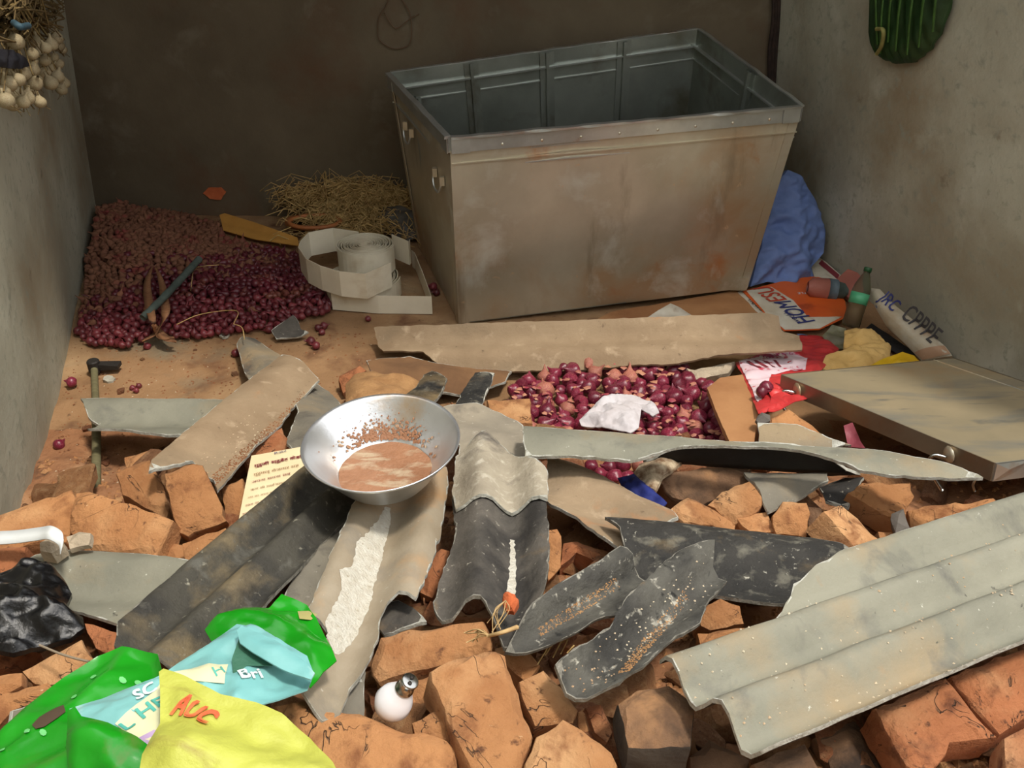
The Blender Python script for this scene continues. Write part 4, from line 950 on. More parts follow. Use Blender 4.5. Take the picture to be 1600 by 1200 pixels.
# earthy bed under the shallots so that no floor shows through
bed = slab('shallot_bed', [(x + (12 if x < 160 else 0), y + (14 if y < 360 else 2)) for x, y in spoly], [at(200, 350, .02), at(320, 350, .02), at(300, 520, .0)], ((200, 400), (400, 400)), lambda u, v, e: .003 + .02 * min(1, e / .2), .004, SHALD, .05)
tag(bed.o, 'lower layer of shallots and soil in the heap', 'shallots', kind='stuff')
for (x, y, red_, s) in [(497, 512, 1, .014), (506, 509, 1, .015), (503, 519, 1, .013), (486, 533, 1, .017), (494, 540, 1, .015), (575, 498, 1, .012), (565, 475, 1, .012), (677, 448, 1, .018), (682, 457, 1, .016), (368, 552, 1, .015), (230, 541, 1, .014), (112, 597, 1, .018), (168, 535, 1, .017), (181, 537, 1, .017), (207, 606, 1, .01), (213, 610, 1, .01), (217, 603, 1, .01), (92, 695, 1, .018), (1197, 605, 1, .02), (1190, 612, 1, .018)]:
    big_ = x in (92, 112) or x > 1000
    p = at(x, y, s * .8) if x < 1000 else heap(x, y, .1)
    o = link('shallot' if not big_ else 'onion', (big[0] if big_ else small_r[0])); o.scale = (s, s, s); o.location = p; o.rotation_euler = (1.3, U_(-.5, .5), U_(0, 6.3))
    if x > 1000: tag(o, 'red onion on the red edged plastic bag', 'onion', 'onions on the red edged bag')
    elif x == 92: tag(o, 'dull purple onion against the left wall below the hammer', 'onion')
    elif x == 112: tag(o, 'small purple onion on the floor left of the hammer head', 'onion')
    elif x in (677, 682): tag(o, 'red shallot beside the left side of the steel bin', 'shallot', 'shallots beside the bin')
    elif x in (207, 213, 217): tag(o, 'tiny purple shallot in a cluster right of the hammer', 'shallot', 'cluster of tiny shallots by the hammer')
    else: tag(o, 'loose red shallot lying on the bare floor', 'shallot', 'loose shallots on the bare floor')

# ================================================================== white plastic strip coils, hose, straw
def ribbon_geo(pts, hgt, th=.0022):
    pts = [Vector(p) for p in pts]; V = []; Fc = []
    for i, p in enumerate(pts):
        t = (pts[min(i + 1, len(pts) - 1)] - pts[max(i - 1, 0)]); t.z = 0; t.normalize(); s_ = Vector((-t.y, t.x, 0)) * th / 2
        V += [p + s_, p - s_, p - s_ + Vector((0, 0, hgt)), p + s_ + Vector((0, 0, hgt))]
    for i in range(len(pts) - 1):
        k = i * 4
        for e in range(4): Fc.append((k + e, k + (e + 1) % 4, k + 4 + (e + 1) % 4, k + 4 + e))
    n = len(pts) * 4; Fc += [(3, 2, 1, 0), (n - 4, n - 3, n - 2, n - 1)]
    return V, Fc
def coil(label, c, r0, r1, turns, z0, hgt, tail_px, tail2=None):
    t = empty('plastic_strip_coil', Vector((c.x, c.y, z0))); tag(t, label, 'strip coil')
    n = int(turns * 32); pts = []
    for i in range(n + 1):
        a = 2 * math.pi * turns * i / n; r = r0 + (r1 - r0) * i / n + .002 * math.sin(a * 2.3); pts.append(Vector((c.x + r * math.cos(a), c.y + r * math.sin(a), z0)))
    V, Fc = ribbon_geo(pts, hgt); wobj('coiled_strip', V, Fc, STRIP, t, smooth=False)
    for tp in (tail_px, tail2):
        if tp:
            V, Fc = ribbon_geo([at(x, y, z0 + hgt) - Vector((0, 0, hgt)) for x, y in tp], hgt); wobj('loose_strip_end', V, Fc, STRIP, t, smooth=False)
c0 = at(566, 432, .075)
coil('lower coil of white plastic strip with a long folded loose end', c0, .05, .14, 11, .004, .072, [(503, 425), (505, 437), (517, 456), (590, 462), (674, 463), (660, 425), (648, 395), (643, 391)])
c1_ = at(570, 378, .185)
coil('upper coil of white plastic strip resting on the lower coil', c1_, .015, .108, 12, .08, .098, [(560, 362), (520, 356), (482, 363), (470, 376), (466, 386), (478, 404), (500, 415), (530, 424), (570, 428), (610, 410)], [(612, 366), (624, 371), (638, 377), (640, 374)])
hose = empty('hose_coil', at(500, 345, 0)); tag(hose, 'coil of orange brown hose under the straw near the back wall', 'hose coil')
for k in range(6):
    c = at(492, 346, .015 + .012 * k); r = .105 - .006 * (k % 3)
    vs, fs = tube_geo([c + Vector((r * math.cos(a * .19635) * 1.15, r * .75 * math.sin(a * .19635), 0)) for a in range(33)], .009, 6, False); wobj('hose_loop', vs, fs, ROPEC, hose)
V = []; Fc = []
for _ in range(2300):
    px, py = random.gauss(556, 48), random.gauss(308, 27)
    if not (440 < px < 655 and 258 < py < 362): continue
    e = max(0, 1 - ((px - 558) / 105) ** 2 - ((py - 312) / 70) ** 2)
    p = at(px, max(py + 25, 326), .02); p.z = max(.012, .03 + (352 - py) * .0019 * U_(.55, 1.05))
    if p.y > 3.82: p.y = 3.82
    a = U_(0, 6.3); L_ = U_(.05, .16); d = Vector((math.cos(a), math.sin(a) * .7, U_(-.25, .35))) * L_ / 2; bnd_ = Vector((U_(-.03, .03), U_(-.03, .03), U_(0, .05)))
    q = p + d; 
    g = tube_geo([p - d, p + bnd_, p + d], U_(.0012, .0028), 3, False)
    g = ([Vector((v.x, min(v.y, 3.88), max(v.z, .004))) for v in g[0]], g[1])
    k = len(V); V += g[0]; Fc += [tuple(j + k for j in f) for f in g[1]]
tag(wobj('straw_heap', V, Fc, STRAW), 'heap of dry straw against the back wall beside the bin', 'straw', kind='stuff')
core = slab('straw_core', [(455, 350), (462, 332), (490, 318), (530, 310), (590, 308), (630, 314), (640, 335), (600, 350), (520, 358)], [at(450, 350, .02), at(640, 350, .02), at(560, 310, .07)], ((450, 340), (640, 340)), lambda u, v, e: .02 * min(1, e / .08) + .01 * nz2(u, v, 15, 2), .01, M('packed straw', (110, 86, 50), (80, 60, 34), 40, .95, bump=1, bscale=90), .02)
tag(core.o, 'packed lower layer of the straw heap', 'straw', kind='stuff')
o = slab('crumpled_bag', [(585, 345), (600, 325), (625, 320), (648, 330), (652, 372), (630, 378), (600, 362)], [at(600, 360, .03), at(650, 370, .03), at(625, 325, .1)], ((600, 360), (650, 370)), lambda u, v, e: .02 * min(1, e / .04) + .012 * nz2(u, v, 30, 4), .006, M('grey film', (112, 106, 96), (60, 56, 54), 10, .5), .012)
tag(o.o, 'grey crumpled film stuffed between the straw and the steel bin', 'bag')
o = slab('ochre_plastic_channel', [(344, 338), (352, 335), (400, 350), (465, 372), (468, 386), (400, 376), (350, 362)], [at(345, 360, .02), at(465, 385, .03), at(400, 350, .05)], ((345, 350), (465, 378)), lambda u, v: .008 * abs(math.sin(v * 40)), .004, YPL, .015)
tag(o.o, 'ochre plastic strip lying between the shallots and the back wall', 'plastic strip')

# ================================================================== hammer, stick, dry leaves
hp = empty('hammer', at(148, 690, 0)); tag(hp, 'long handled iron hammer lying beside the left wall', 'hammer')
a, b = at(147, 572, .022), at(150, 772, .06)
tube('handle', bezier([a, a.lerp(b, .5) + Vector((.004, 0, 0)), b], 6), [.011] * 6 + [.0125] * 7, WOOD, hp, 10)
q = at(147, 572, .028); gs = []
vs, fs = lathe_geo([(0, -.022), (.017, -.022), (.02, -.018), (.02, .018), (.017, .022), (0, .022)], 14); eye = [v + q for v in vs]
gs.append((eye, fs)); x0, x1 = q, at(187, 571, .024)
vs = [x0 + Vector((0, .011, .012)), x0 + Vector((0, -.011, .012)), x0 + Vector((0, -.011, -.012)), x0 + Vector((0, .011, -.012)), x1 + Vector((0, .017, .007)), x1 + Vector((0, -.017, .007)), x1 + Vector((0, -.017, -.006)), x1 + Vector((0, .017, -.006))]
gs.append((vs, [(0, 3, 2, 1), (4, 5, 6, 7), (0, 1, 5, 4), (1, 2, 6, 5), (2, 3, 7, 6), (3, 0, 4, 7)]))
v_, f_ = join_geo(gs); wobj('head', v_, f_, IRON, hp, smooth=False)
tag(tube('stick', bezier([at(223, 497, .1), at(265, 455, .13), at(311, 405, .13)], 8), [.013 + .001 * math.sin(i * 2) for i in range(17)], PIPE, n=10), 'dark grey green stick lying across the shallots', 'stick')
lf = empty('dry_leaf_bunch', at(248, 480, .09)); tag(lf, 'dry brown leaves twisted together on the shallots under the stick', 'dry leaves')
for ptsx in ([(238, 416), (230, 440), (232, 470), (238, 498), (243, 520)], [(243, 416), (252, 440), (257, 470), (258, 490), (243, 520), (222, 532)], [(240, 505), (250, 520), (262, 530), (275, 533)], [(243, 518), (255, 527), (272, 527)]):
    P = bezier([at(x, y, .11 if y < 500 else .05) for x, y in ptsx], 5); V = []; Fc = []
    for i, p in enumerate(P):
        t_ = (P[min(i + 1, len(P) - 1)] - P[max(0, i - 1)]).normalized(); s_ = t_.cross(Vector((0, 0, 1))).normalized(); w_ = .013 * math.sin(math.pi * (i + .6) / (len(P) + .2)) + .002
        V += [p + s_ * w_, p + Vector((0, 0, -.005)), p - s_ * w_, p + Vector((0, 0, -.007))]
    for i in range(len(P) - 1):
        k = i * 4
        for e in range(4): Fc.append((k + e, k + (e + 1) % 4, k + 4 + (e + 1) % 4, k + 4 + e))
    wobj('leaf', V, Fc, LEAFB, lf)
for k, ptsx in enumerate([[(276, 507), (310, 492), (355, 485), (372, 488), (365, 506)], [(298, 454), (303, 422), (318, 416), (342, 414)], [(365, 506), (378, 512), (382, 530)]]):
    tag(tube('straw_stalk', bezier([at(x, y, .09) for x, y in ptsx], 6), .0016, STRAW, n=5), 'pale dry stalk lying on the red shallots', 'stalk', 'dry stalks on the shallots')

# ================================================================== cloths, papers, bags, bottle
def crump(a, s=12, k=1, ridge=1, dome=0, dw=.06):
    def f(u, v, e):
        h_ = 0; u *= .6
        for (q, w_, dx) in ((s, 1, 0), (s * 2.3, .55, .7), (s * 4.6, .28, 1.9)):
            n_ = nz2(u * math.cos(dx) - v * math.sin(dx) + .03 * nz2(u, v, s, k + 9), u * math.sin(dx) + v * math.cos(dx), q, k); h_ += w_ * ((.45 - abs(n_) * 2.2) if ridge else n_)
        return a * h_ * min(1, e / .015 + .25) + dome * (1 - math.exp(-e / dw))
    return f
s_ = slab('cloth', [(905, 656), (922, 640), (940, 622), (955, 615), (975, 618), (1000, 622), (1022, 628), (1030, 645), (1020, 650), (1002, 640), (998, 668), (985, 676), (940, 668), (908, 664)], [at(905, 660, .1), at(1025, 640, .11), at(950, 672, .1)], ((905, 660), (1020, 640)), crump(.02, 18, 3, 1, .02, .03), .003, WHITEC, .006)
tag(s_.o, 'crumpled white cotton cloth lying on the red onions', 'cloth')
s_ = slab('cloth', [(965, 748), (990, 740), (1005, 752), (1025, 770), (1042, 785), (1035, 792), (1005, 780), (975, 765)], [heap(970, 750, .02), heap(1040, 788, .02), heap(1000, 745, .03)], ((970, 750), (1040, 788)), crump(.015, 18, 5, 1, .02, .02), .003, BLUED, .008)
tag(s_.o, 'dark blue cloth in the hole beside the sooty soil', 'cloth')
s_ = slab('soil_heap', [(990, 738), (1000, 724), (1030, 718), (1065, 722), (1050, 735), (1035, 745), (1025, 765), (1010, 760)], [heap(990, 740, .03), heap(1060, 722, .05), heap(1020, 760, .03)], ((1000, 740), (1060, 725)), crump(.01, 18, 8, 0, .02, .02), .01, M('white speckled soil', (208, 190, 160), (120, 90, 64), 40, .95, bump=1), .01)
tag(s_.o, 'white speckled soil spilled beside the dark brick', 'soil', kind='stuff')
# blue cloth bundle behind the bin
s_ = slab('cloth_bundle', [(1172, 448), (1185, 400), (1205, 330), (1222, 275), (1232, 265), (1252, 275), (1275, 315), (1289, 360), (1288, 395), (1268, 418), (1272, 432), (1240, 447), (1200, 440)], [at(1180, 446, .03), at(1270, 425, .04), atY(1235, 280, 3.4)], ((1180, 445), (1270, 425)), crump(.03, 9, 7, 1, .05, .06), .02, BLUE, .01)
tag(s_.o, 'light blue cloth bundle slumped beside the bin at the right wall', 'cloth')
def paper(name, label, cat, poly, z, axis, m, cr_=.003, k=1, th=.0015, edge=None):
    an = [at(*poly[0], z), at(*poly[len(poly) // 3], z * .98), at(*poly[2 * len(poly) // 3], z * 1.03)]
    s = slab(name, poly, an, axis, crump(cr_, 9, k, 0), th, m, .014, .001); tag(s.o, label, cat); return s
sO = paper('magazine', 'orange and white printed poster lying before the blue bundle', 'poster', [(1160, 455), (1200, 445), (1245, 433), (1285, 432), (1320, 470), (1325, 495), (1280, 515), (1225, 517), (1195, 490)], .03, ((1280, 505), (1205, 452)), ORG, .004, 2)
patch(sO, 'white_panel', [(1166, 455), (1205, 448), (1240, 468), (1262, 496), (1316, 496), (1280, 514), (1226, 516), (1196, 490)], PAPERW, .0012)
write(sO, 'HOM', (1274, 503), (1235, 470), INKN, 1.3, .0015); write(sO, 'ESU', (1230, 468), (1203, 448), INKO, 1.5, .0015)
write(sO, 'weekly', (1252, 505), (1230, 487), INKN, 1.2)
write(sO, 'TITLE', (1268, 458), (1246, 457), INKW, 1.0)
sM = paper('magazine', 'brown and white folded paper along the edge of the tilted bin', 'paper', [(1150, 458), (1162, 452), (1215, 500), (1232, 512), (1222, 520), (1200, 505)], .025, ((1155, 458), (1225, 515)), PAPERW, .004, 4)
write(sM, 'news print', (1168, 470), (1212, 508), INKK, .8)
sX = paper('magazine', 'narrow dark printed leaflet at the foot of the right wall', 'paper', [(1268, 418), (1280, 402), (1292, 410), (1318, 434), (1310, 442), (1292, 440), (1272, 432)], .03, ((1275, 410), (1312, 438)), PAPERW, .004, 5)
patch(sX, 'dark_band', [(1284, 406), (1312, 430), (1308, 437), (1279, 412)], INKM)
# red edged bag
sR = slab('plastic_bag', [(1147, 566), (1180, 556), (1205, 535), (1235, 512), (1262, 513), (1290, 530), (1312, 545), (1300, 560), (1284, 578), (1260, 590), (1235, 600), (1238, 625), (1215, 640), (1185, 646), (1170, 610), (1160, 585)], [heap(1150, 570, .05), heap(1300, 550, .05), heap(1190, 640, .08)], ((1150, 570), (1300, 555)), crump(.012, 10, 6, 1, .01, .02), .002, RED, .008)
tag(sR.o, 'red plastic bag with white printed panel left of the steel lid', 'plastic bag')
patch(sR, 'white_panel', [(1153, 568), (1182, 560), (1225, 548), (1262, 560), (1258, 580), (1240, 586), (1205, 590), (1192, 625), (1184, 632), (1172, 605)], PINKP, .002)
patch(sR, 'blue_panel', [(1238, 520), (1252, 517), (1262, 530), (1246, 532)], M('blue print', (120, 160, 206), rough=.5, bump=0), .002)
write(sR, 'amrita', (1200, 566), (1242, 556), M('magenta ink', (200, 70, 130), rough=.6, bump=0), 1.2)
write(sR, 'IIII', (1186, 580), (1222, 574), INKM, .9, .001)
s_ = slab('plastic_bag', [(1195, 600), (1210, 598), (1235, 605), (1262, 612), (1268, 622), (1240, 628), (1218, 640), (1200, 642), (1205, 620)], [heap(1200, 605, .09), heap(1265, 615, .08), heap(1205, 640, .09)], ((1200, 610), (1260, 615)), crump(.014, 16, 12, 1), .002, RED, .008)
tag(s_.o, 'torn red plastic scrap sticking out under the steel lid', 'plastic scrap')
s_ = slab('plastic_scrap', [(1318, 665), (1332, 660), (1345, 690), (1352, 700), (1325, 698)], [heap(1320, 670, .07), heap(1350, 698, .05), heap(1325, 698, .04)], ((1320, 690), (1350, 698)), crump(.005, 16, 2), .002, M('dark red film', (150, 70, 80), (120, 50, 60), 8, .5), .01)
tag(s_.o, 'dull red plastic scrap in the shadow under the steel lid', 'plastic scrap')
s_ = slab('cloth', [(1282, 574), (1290, 556), (1305, 550), (1318, 548), (1320, 516), (1338, 512), (1375, 524), (1392, 542), (1390, 560), (1370, 572), (1340, 580), (1300, 580)], [heap(1290, 575, .06), heap(1390, 560, .06), heap(1330, 516, .09)], ((1290, 575), (1390, 565)), crump(.02, 11, 13, 1, .02, .03), .003, YCLOTH, .008)
tag(s_.o, 'crumpled cream yellow cloth behind the steel lid', 'cloth')
s_ = slab('plastic_bag', [(1358, 572), (1380, 560), (1410, 550), (1428, 556), (1440, 568), (1400, 575)], [heap(1360, 572, .06), heap(1436, 566, .06), heap(1410, 552, .08)], ((1360, 570), (1436, 564)), crump(.01, 14, 14, 1), .003, YEL, .008)
tag(s_.o, 'bright yellow plastic sheet behind the steel lid', 'plastic bag')
s_ = slab('paper', [(1010, 497), (1030, 484), (1048, 474), (1062, 480), (1080, 492), (1085, 497)], [at(1012, 496, .06), at(1082, 495, .06), at(1048, 476, .1)], ((1012, 496), (1082, 495)), crump(.01, 14, 15, 1), .002, PAPERW, .008)
tag(s_.o, 'white crumpled paper tip behind the long beige sheet', 'paper')
# other rubbish by the right wall
s_ = slab('plastic_scrap', [(1285, 525), (1300, 508), (1322, 512), (1320, 545), (1300, 545)], [heap(1288, 525, .03), heap(1320, 540, .03), heap(1302, 510, .05)], ((1290, 530), (1320, 530)), crump(.012, 14, 16, 1), .002, M('grey green film', (132, 130, 100), (96, 92, 72), 14, .5), .009)
tag(s_.o, 'grey green plastic scrap at the foot of the bottle', 'plastic scrap')
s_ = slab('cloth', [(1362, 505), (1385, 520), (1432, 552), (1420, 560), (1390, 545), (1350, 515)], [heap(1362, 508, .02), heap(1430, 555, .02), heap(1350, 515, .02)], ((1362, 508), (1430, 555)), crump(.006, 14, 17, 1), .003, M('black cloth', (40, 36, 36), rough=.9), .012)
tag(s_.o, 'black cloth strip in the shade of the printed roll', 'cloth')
def limb(name, label, cat, pts, rad, m, n=14):
    return tag(tube(name, pts, rad, m, n=n), label, cat)
q1 = at(1262, 448, .06); q2 = at(1318, 455, .05)
pk = empty('pink_pouch', q1.lerp(q2, .5)); tag(pk, 'dusty pink tube shaped pouch with a grey band left of the bottle', 'pouch')
tube('body', [q1, q1.lerp(q2, .1), q1.lerp(q2, .55)], [.02, .036, .04], PINKB, pk, 14)
tube('band', [q1.lerp(q2, .55), q1.lerp(q2, .8)], [.041, .04], TEALB, pk, 14); tube('end', [q1.lerp(q2, .8), q2, q2 + (q2 - q1) * .12], [.034, .03, .012], PIPE, pk, 12)
s_ = slab('box_flap', [(1308, 435), (1325, 420), (1345, 428), (1350, 455), (1330, 468), (1310, 455)], [at(1310, 440, .05), at(1345, 432, .07), at(1325, 465, .03)], ((1310, 440), (1345, 445)), crump(.003, 9, 18, 0), .02, PINKB, .014)
tag(s_.o, 'dusty pink carton piece behind the bottle', 'carton')
# bottle with muddy water
b0, b1 = at(1328, 512, .05), atY(1357, 418, at(1338, 500, .04).y + .01)
ax = (b1 - b0); L_ = ax.length; rot = ax.to_track_quat('Z', 'Y').to_matrix()
bt = empty('bottle', b0, rot); tag(bt, 'clear plastic bottle half full of muddy water leaning by the wall', 'bottle')
k = L_; r = k * .145
def lth(name, prof, m, n=28): vs, fs = lathe_geo(prof, n); return link(name, mesh(name, vs, fs, m), bt)
lth('body', [(0, 0), (r * .8, 0), (r, .04 * k), (r * .97, .2 * k), (r, .4 * k), (r, .6 * k), (r * .9, .7 * k), (r * .5, .86 * k), (r * .36, .9 * k), (r * .36, .94 * k), (r * .3, .94 * k), (r * .45, .86 * k), (r * .85, .7 * k), (r * .95, .6 * k), (r * .95, .05 * k), (0, .01 * k)], BOTG)
lth('muddy_water', [(0, .012 * k), (r * .9, .05 * k), (r * .93, .2 * k), (r * .93, .42 * k), (0, .42 * k)], BOTM)
lth('label', [(r * 1.01, .4 * k), (r * 1.02, .4 * k), (r * 1.02, .58 * k), (r * 1.01, .58 * k)], LABG)
lth('cap', [(0, 1.0 * k), (r * .4, 1.0 * k), (r * .44, .985 * k), (r * .44, .925 * k), (0, .925 * k)], M('dark green cap', (36, 84, 48), rough=.5, bump=0))
# printed roll leaning along the right wall
q1, q2 = at(1372, 462, .12), at(1462, 553, .1)
V, Fc = [], []
pr = slab('printed_roll', [(1361, 450), (1375, 452), (1400, 478), (1440, 510), (1478, 542), (1488, 556), (1462, 560), (1440, 564), (1415, 538), (1385, 510), (1366, 478)], [at(1364, 460, .16), at(1484, 556, .08), at(1420, 545, .06)], ((1364, 456), (1470, 560)), lambda u, v, e: .03 * min(1, e / .04) ** .5 + .004 * nz2(u, v, 20, 3), .02, PRINTR, .012)
tag(pr.o, 'rolled printed woven sack lying along the right wall', 'roll')
write(pr, 'CPPPE', (1408, 497), (1456, 540), INKK, 1.5, .001); write(pr, 'JRC', (1374, 470), (1396, 490), INKN, 1.4, .001)
patch(pr, 'brown_end_band', [(1430, 552), (1476, 541), (1486, 554), (1462, 559), (1442, 563)], M('tan print', (170, 134, 104), rough=.7, bump=0))
# brown boards right of and left of the onion pile
sB = slab('board', [(1105, 606), (1125, 590), (1160, 585), (1185, 645), (1178, 690), (1140, 690), (1118, 640)], [heap(1110, 606, .07), heap(1160, 590, .08), heap(1160, 688, .05)], ((1120, 600), (1160, 688)), crump(.002, 8, 3, 0), .02, BPLAS, .02, .002)
tag(sB.o, 'brown board between the red onions and the red bag', 'board')
# burlap cloth and light thing behind the bowl
s_ = slab('burlap_cloth', [(540, 630), (540, 600), (552, 588), (575, 585), (640, 590), (660, 600), (650, 618), (620, 630), (560, 640)], [heap(545, 628, .04), heap(655, 605, .04), heap(560, 588, .05)], ((545, 615), (655, 610)), crump(.01, 10, 19, 1, .035, .03), .01, SACKB, .01)
tag(s_.o, 'tan burlap cloth folded behind the bowl', 'cloth')
# pamphlet
sp_ = slab('pamphlet', [(393, 712), (478, 697), (482, 730), (430, 780), (370, 828), (380, 775)], [heap(395, 712, .09), heap(480, 698, .1), heap(372, 826, .075)], ((395, 724), (480, 708)), crump(.003, 7, 20, 0), .0015, PAPERC, .012)
tag(sp_.o, 'cream printed pamphlet in devanagari script left of the bowl', 'paper')
write(sp_, 'गुरुजी स्टूडेंट केडिट', (398, 732), (478, 716), INKM, .9, .0008)
write(sp_, 'Rabi', (430, 712), (448, 708), INKN, .9)
for i, (tx, x0, y0, x1, y1, m) in enumerate([('गुरुमातृ रोजगार सह', 397, 745, 468, 731, INKB), ('अपना सपना सब', 394, 757, 455, 744, INKM), ('ऋण की राशि वापस', 392, 769, 448, 757, INKB), ('पाठ कर अपना काम', 388, 781, 432, 771, INKB), ('रकम दर सरल', 384, 793, 420, 784, INKM), ('ऋण 1550', 379, 806, 402, 800, INKM)]):
    write(sp_, tx, (x0, y0), (x1, y1), m, 1.0)

# ================================================================== plastic bags in the foreground
sg = slab('green_bag', [(-30, 1215), (-10, 1150), (40, 1105), (100, 1055), (150, 1022), (190, 1008), (245, 1018), (252, 1045), (330, 1035), (400, 1060), (380, 1110), (300, 1150), (215, 1230), (-30, 1240)], [heap(0, 1150, .12), heap(240, 1030, .15), heap(120, 1220, .14)], ((0, 1150), (240, 1020)), crump(.014, 6, 21, 1, .02, .05), .002, GREEN, .008)
tag(sg.o, 'glossy green plastic carrier bag with mint dots at the lower left', 'plastic bag')
for (x, y) in [(145, 1055), (192, 1063), (117, 1092), (214, 1062), (48, 1155), (10, 1185), (72, 1155), (200, 1100), (170, 1140), (215, 1160)]:
    patch(sg, 'mint_dot', [(x + 5.5 * math.cos(a * .785), y + 4.5 * math.sin(a * .785)) for a in range(8)], DOT, .002, .01)
patch(sg, 'handle_hole', [(56, 1146), (66, 1132), (90, 1114), (103, 1110), (106, 1120), (95, 1132), (75, 1148), (62, 1153)], M('brown seen through hole', (84, 66, 50), bump=0), .003)
sg2 = slab('green_bag_corner', [(320, 985), (335, 965), (380, 950), (420, 948), (440, 928), (480, 942), (495, 965), (512, 1000), (526, 1030), (505, 1050), (485, 1075), (440, 1010), (340, 1020)], [heap(330, 985, .16), heap(480, 945, .15), heap(500, 1050, .14)], ((330, 985), (500, 1000)), crump(.014, 8, 22, 1, .015, .03), .002, GREEN, .008)
sg2.o.name = 'green_bag'; tag(sg2.o, 'upper green plastic bag behind the pale turquoise bag', 'plastic bag')
patch(sg2, 'brown_tape', [(465, 955), (482, 951), (496, 955), (486, 966), (468, 967)], M('tape brown', (168, 160, 100), bump=0), .003)
st1 = slab('turquoise_bag', [(108, 1105), (160, 1090), (240, 1058), (300, 1025), (370, 975), (400, 978), (440, 1000), (480, 1025), (490, 1050), (480, 1075), (410, 1100), (360, 1110), (250, 1165), (228, 1165), (170, 1130), (118, 1125)], [heap(120, 1110, .19), heap(480, 1040, .19), heap(240, 1160, .2)], ((120, 1115), (420, 1010)), crump(.016, 8, 23, 1, .012, .04), .002, TEAL, .008)
tag(st1.o, 'pale turquoise printed plastic bag under the yellow sack', 'plastic bag')
patch(st1, 'cream_band', [(180, 1133), (215, 1110), (260, 1075), (300, 1058), (358, 1050), (352, 1078), (300, 1078), (262, 1095), (245, 1165), (228, 1164)], CREAMP, .002)
patch(st1, 'lilac_print', [(216, 1152), (240, 1136), (252, 1140), (240, 1164), (228, 1165)], LILAC, .003)
write(st1, 'L HE', (197, 1143), (262, 1102), INKT, .75, .0012); write(st1, 'SC', (216, 1104), (247, 1088), INKW, .8, .0015); write(st1, 'Bri', (380, 1076), (412, 1064), INKW, 1.0, .001); write(st1, 'H', (340, 1072), (355, 1066), INKT, 1.0)
st2 = slab('turquoise_flap', [(370, 985), (378, 978), (430, 1000), (478, 1035), (492, 1052), (486, 1062), (440, 1045), (395, 1020), (375, 1005)], [heap(372, 985, .225), heap(490, 1050, .215), heap(400, 1022, .22)], ((375, 990), (485, 1050)), crump(.008, 10, 25, 1, .006, .02), .002, TEAL, .008, parent=st1.o)
dk = slab('bag_mouth', [(376, 990), (395, 1000), (440, 1030), (425, 1040), (385, 1040), (365, 1060), (362, 1030)], [heap(372, 990, .213), heap(440, 1030, .205), heap(370, 1060, .2)], ((375, 1000), (440, 1030)), None, .001, M('dark green inside', (36, 84, 58), (70, 120, 100), 8, .4), .012, parent=st1.o)
gf = slab('green_bag_fold', [(106, 1112), (118, 1105), (128, 1120), (170, 1130), (215, 1152), (238, 1168), (215, 1235), (110, 1235), (104, 1170)], [heap(110, 1112, .215), heap(230, 1168, .21), heap(150, 1230, .2)], ((110, 1120), (230, 1170)), crump(.016, 9, 26, 1, .02, .03), .002, GREEN, .008, parent=sg.o)
sy = slab('yellow_sack', [(248, 1048), (255, 1042), (290, 1055), (345, 1082), (400, 1095), (440, 1112), (485, 1150), (520, 1190), (545, 1240), (210, 1240), (222, 1180), (250, 1130), (250, 1080)], [heap(250, 1050, .25), heap(440, 1115, .23), heap(240, 1220, .25)], ((250, 1060), (440, 1120)), crump(.016, 8, 27, 1, .045, .08), .003, YSACK, .008)
tag(sy.o, 'yellow woven plastic sack with red stencilled letters in the foreground', 'sack')
write(sy, 'AUC', (264, 1116), (318, 1138), INKR, 1.7, .0022)
# black polythene bag
kb = slab('black_bag', [(-40, 905), (10, 890), (35, 883), (80, 885), (100, 905), (112, 925), (104, 945), (115, 962), (130, 966), (132, 980), (110, 992), (60, 1008), (20, 1020), (-40, 1015)], [heap(0, 900, .1), heap(120, 965, .07), heap(20, 1015, .07)], ((0, 950), (120, 950)), crump(.032, 11, 28, 1, .05, .04), .01, BLACKP, .006)
tag(kb.o, 'crumpled shiny black polythene bag at the left edge', 'plastic bag')
tag(tube('cord', bezier([heap(62, 1008, .1), heap(90, 1020, .1), heap(115, 1028, .1), heap(140, 1034, .1)], 6), .002, CORD, n=6), 'thin grey cord running from under the black bag', 'cord')
V, Fc = [], []
P = bezier([heap(-30, 842, .12), heap(20, 840, .12), heap(60, 835, .13), heap(78, 833, .14), heap(94, 842, .13), heap(97, 856, .12)], 8)
for i, p in enumerate(P):
    V += [p + Vector((0, .012, .008)), p + Vector((0, -.012, -.004)), p + Vector((0, -.012, -.006)), p + Vector((0, .012, .006))]
for i in range(len(P) - 1):
    k = i * 4
    for e in range(4): Fc.append((k + e, k + (e + 1) % 4, k + 4 + (e + 1) % 4, k + 4 + e))
tag(wobj('strap', V, Fc, WHITEP), 'shiny white plastic strap bent over the plaster lump', 'strap')

# ================================================================== light bulb, dry root
c = heap(614, 1098, .07); e = heap(643, 1062, .13); ax = (e - c); rot = ax.to_track_quat('Z', 'Y').to_matrix(); bl = empty('light_bulb', c, rot)
tag(bl, 'white light bulb with bayonet cap lying among the bricks', 'light bulb')
k = .030
for nm, prof, m in (('glass', [(0, -.95 * k), (.45 * k, -.82 * k), (.82 * k, -.5 * k), (k, 0), (.92 * k, .45 * k), (.7 * k, .9 * k), (.5 * k, 1.25 * k), (.46 * k, 1.4 * k)], BULBW), ('cap', [(.47 * k, 1.35 * k), (.5 * k, 1.4 * k), (.5 * k, 1.5 * k), (.43 * k, 1.55 * k), (.43 * k, 2.15 * k), (.46 * k, 2.2 * k), (.4 * k, 2.25 * k), (0, 2.22 * k)], CHROME)):
    vs, fs = lathe_geo(prof, 28); cp = link(nm, mesh(nm, vs, fs, m), bl)
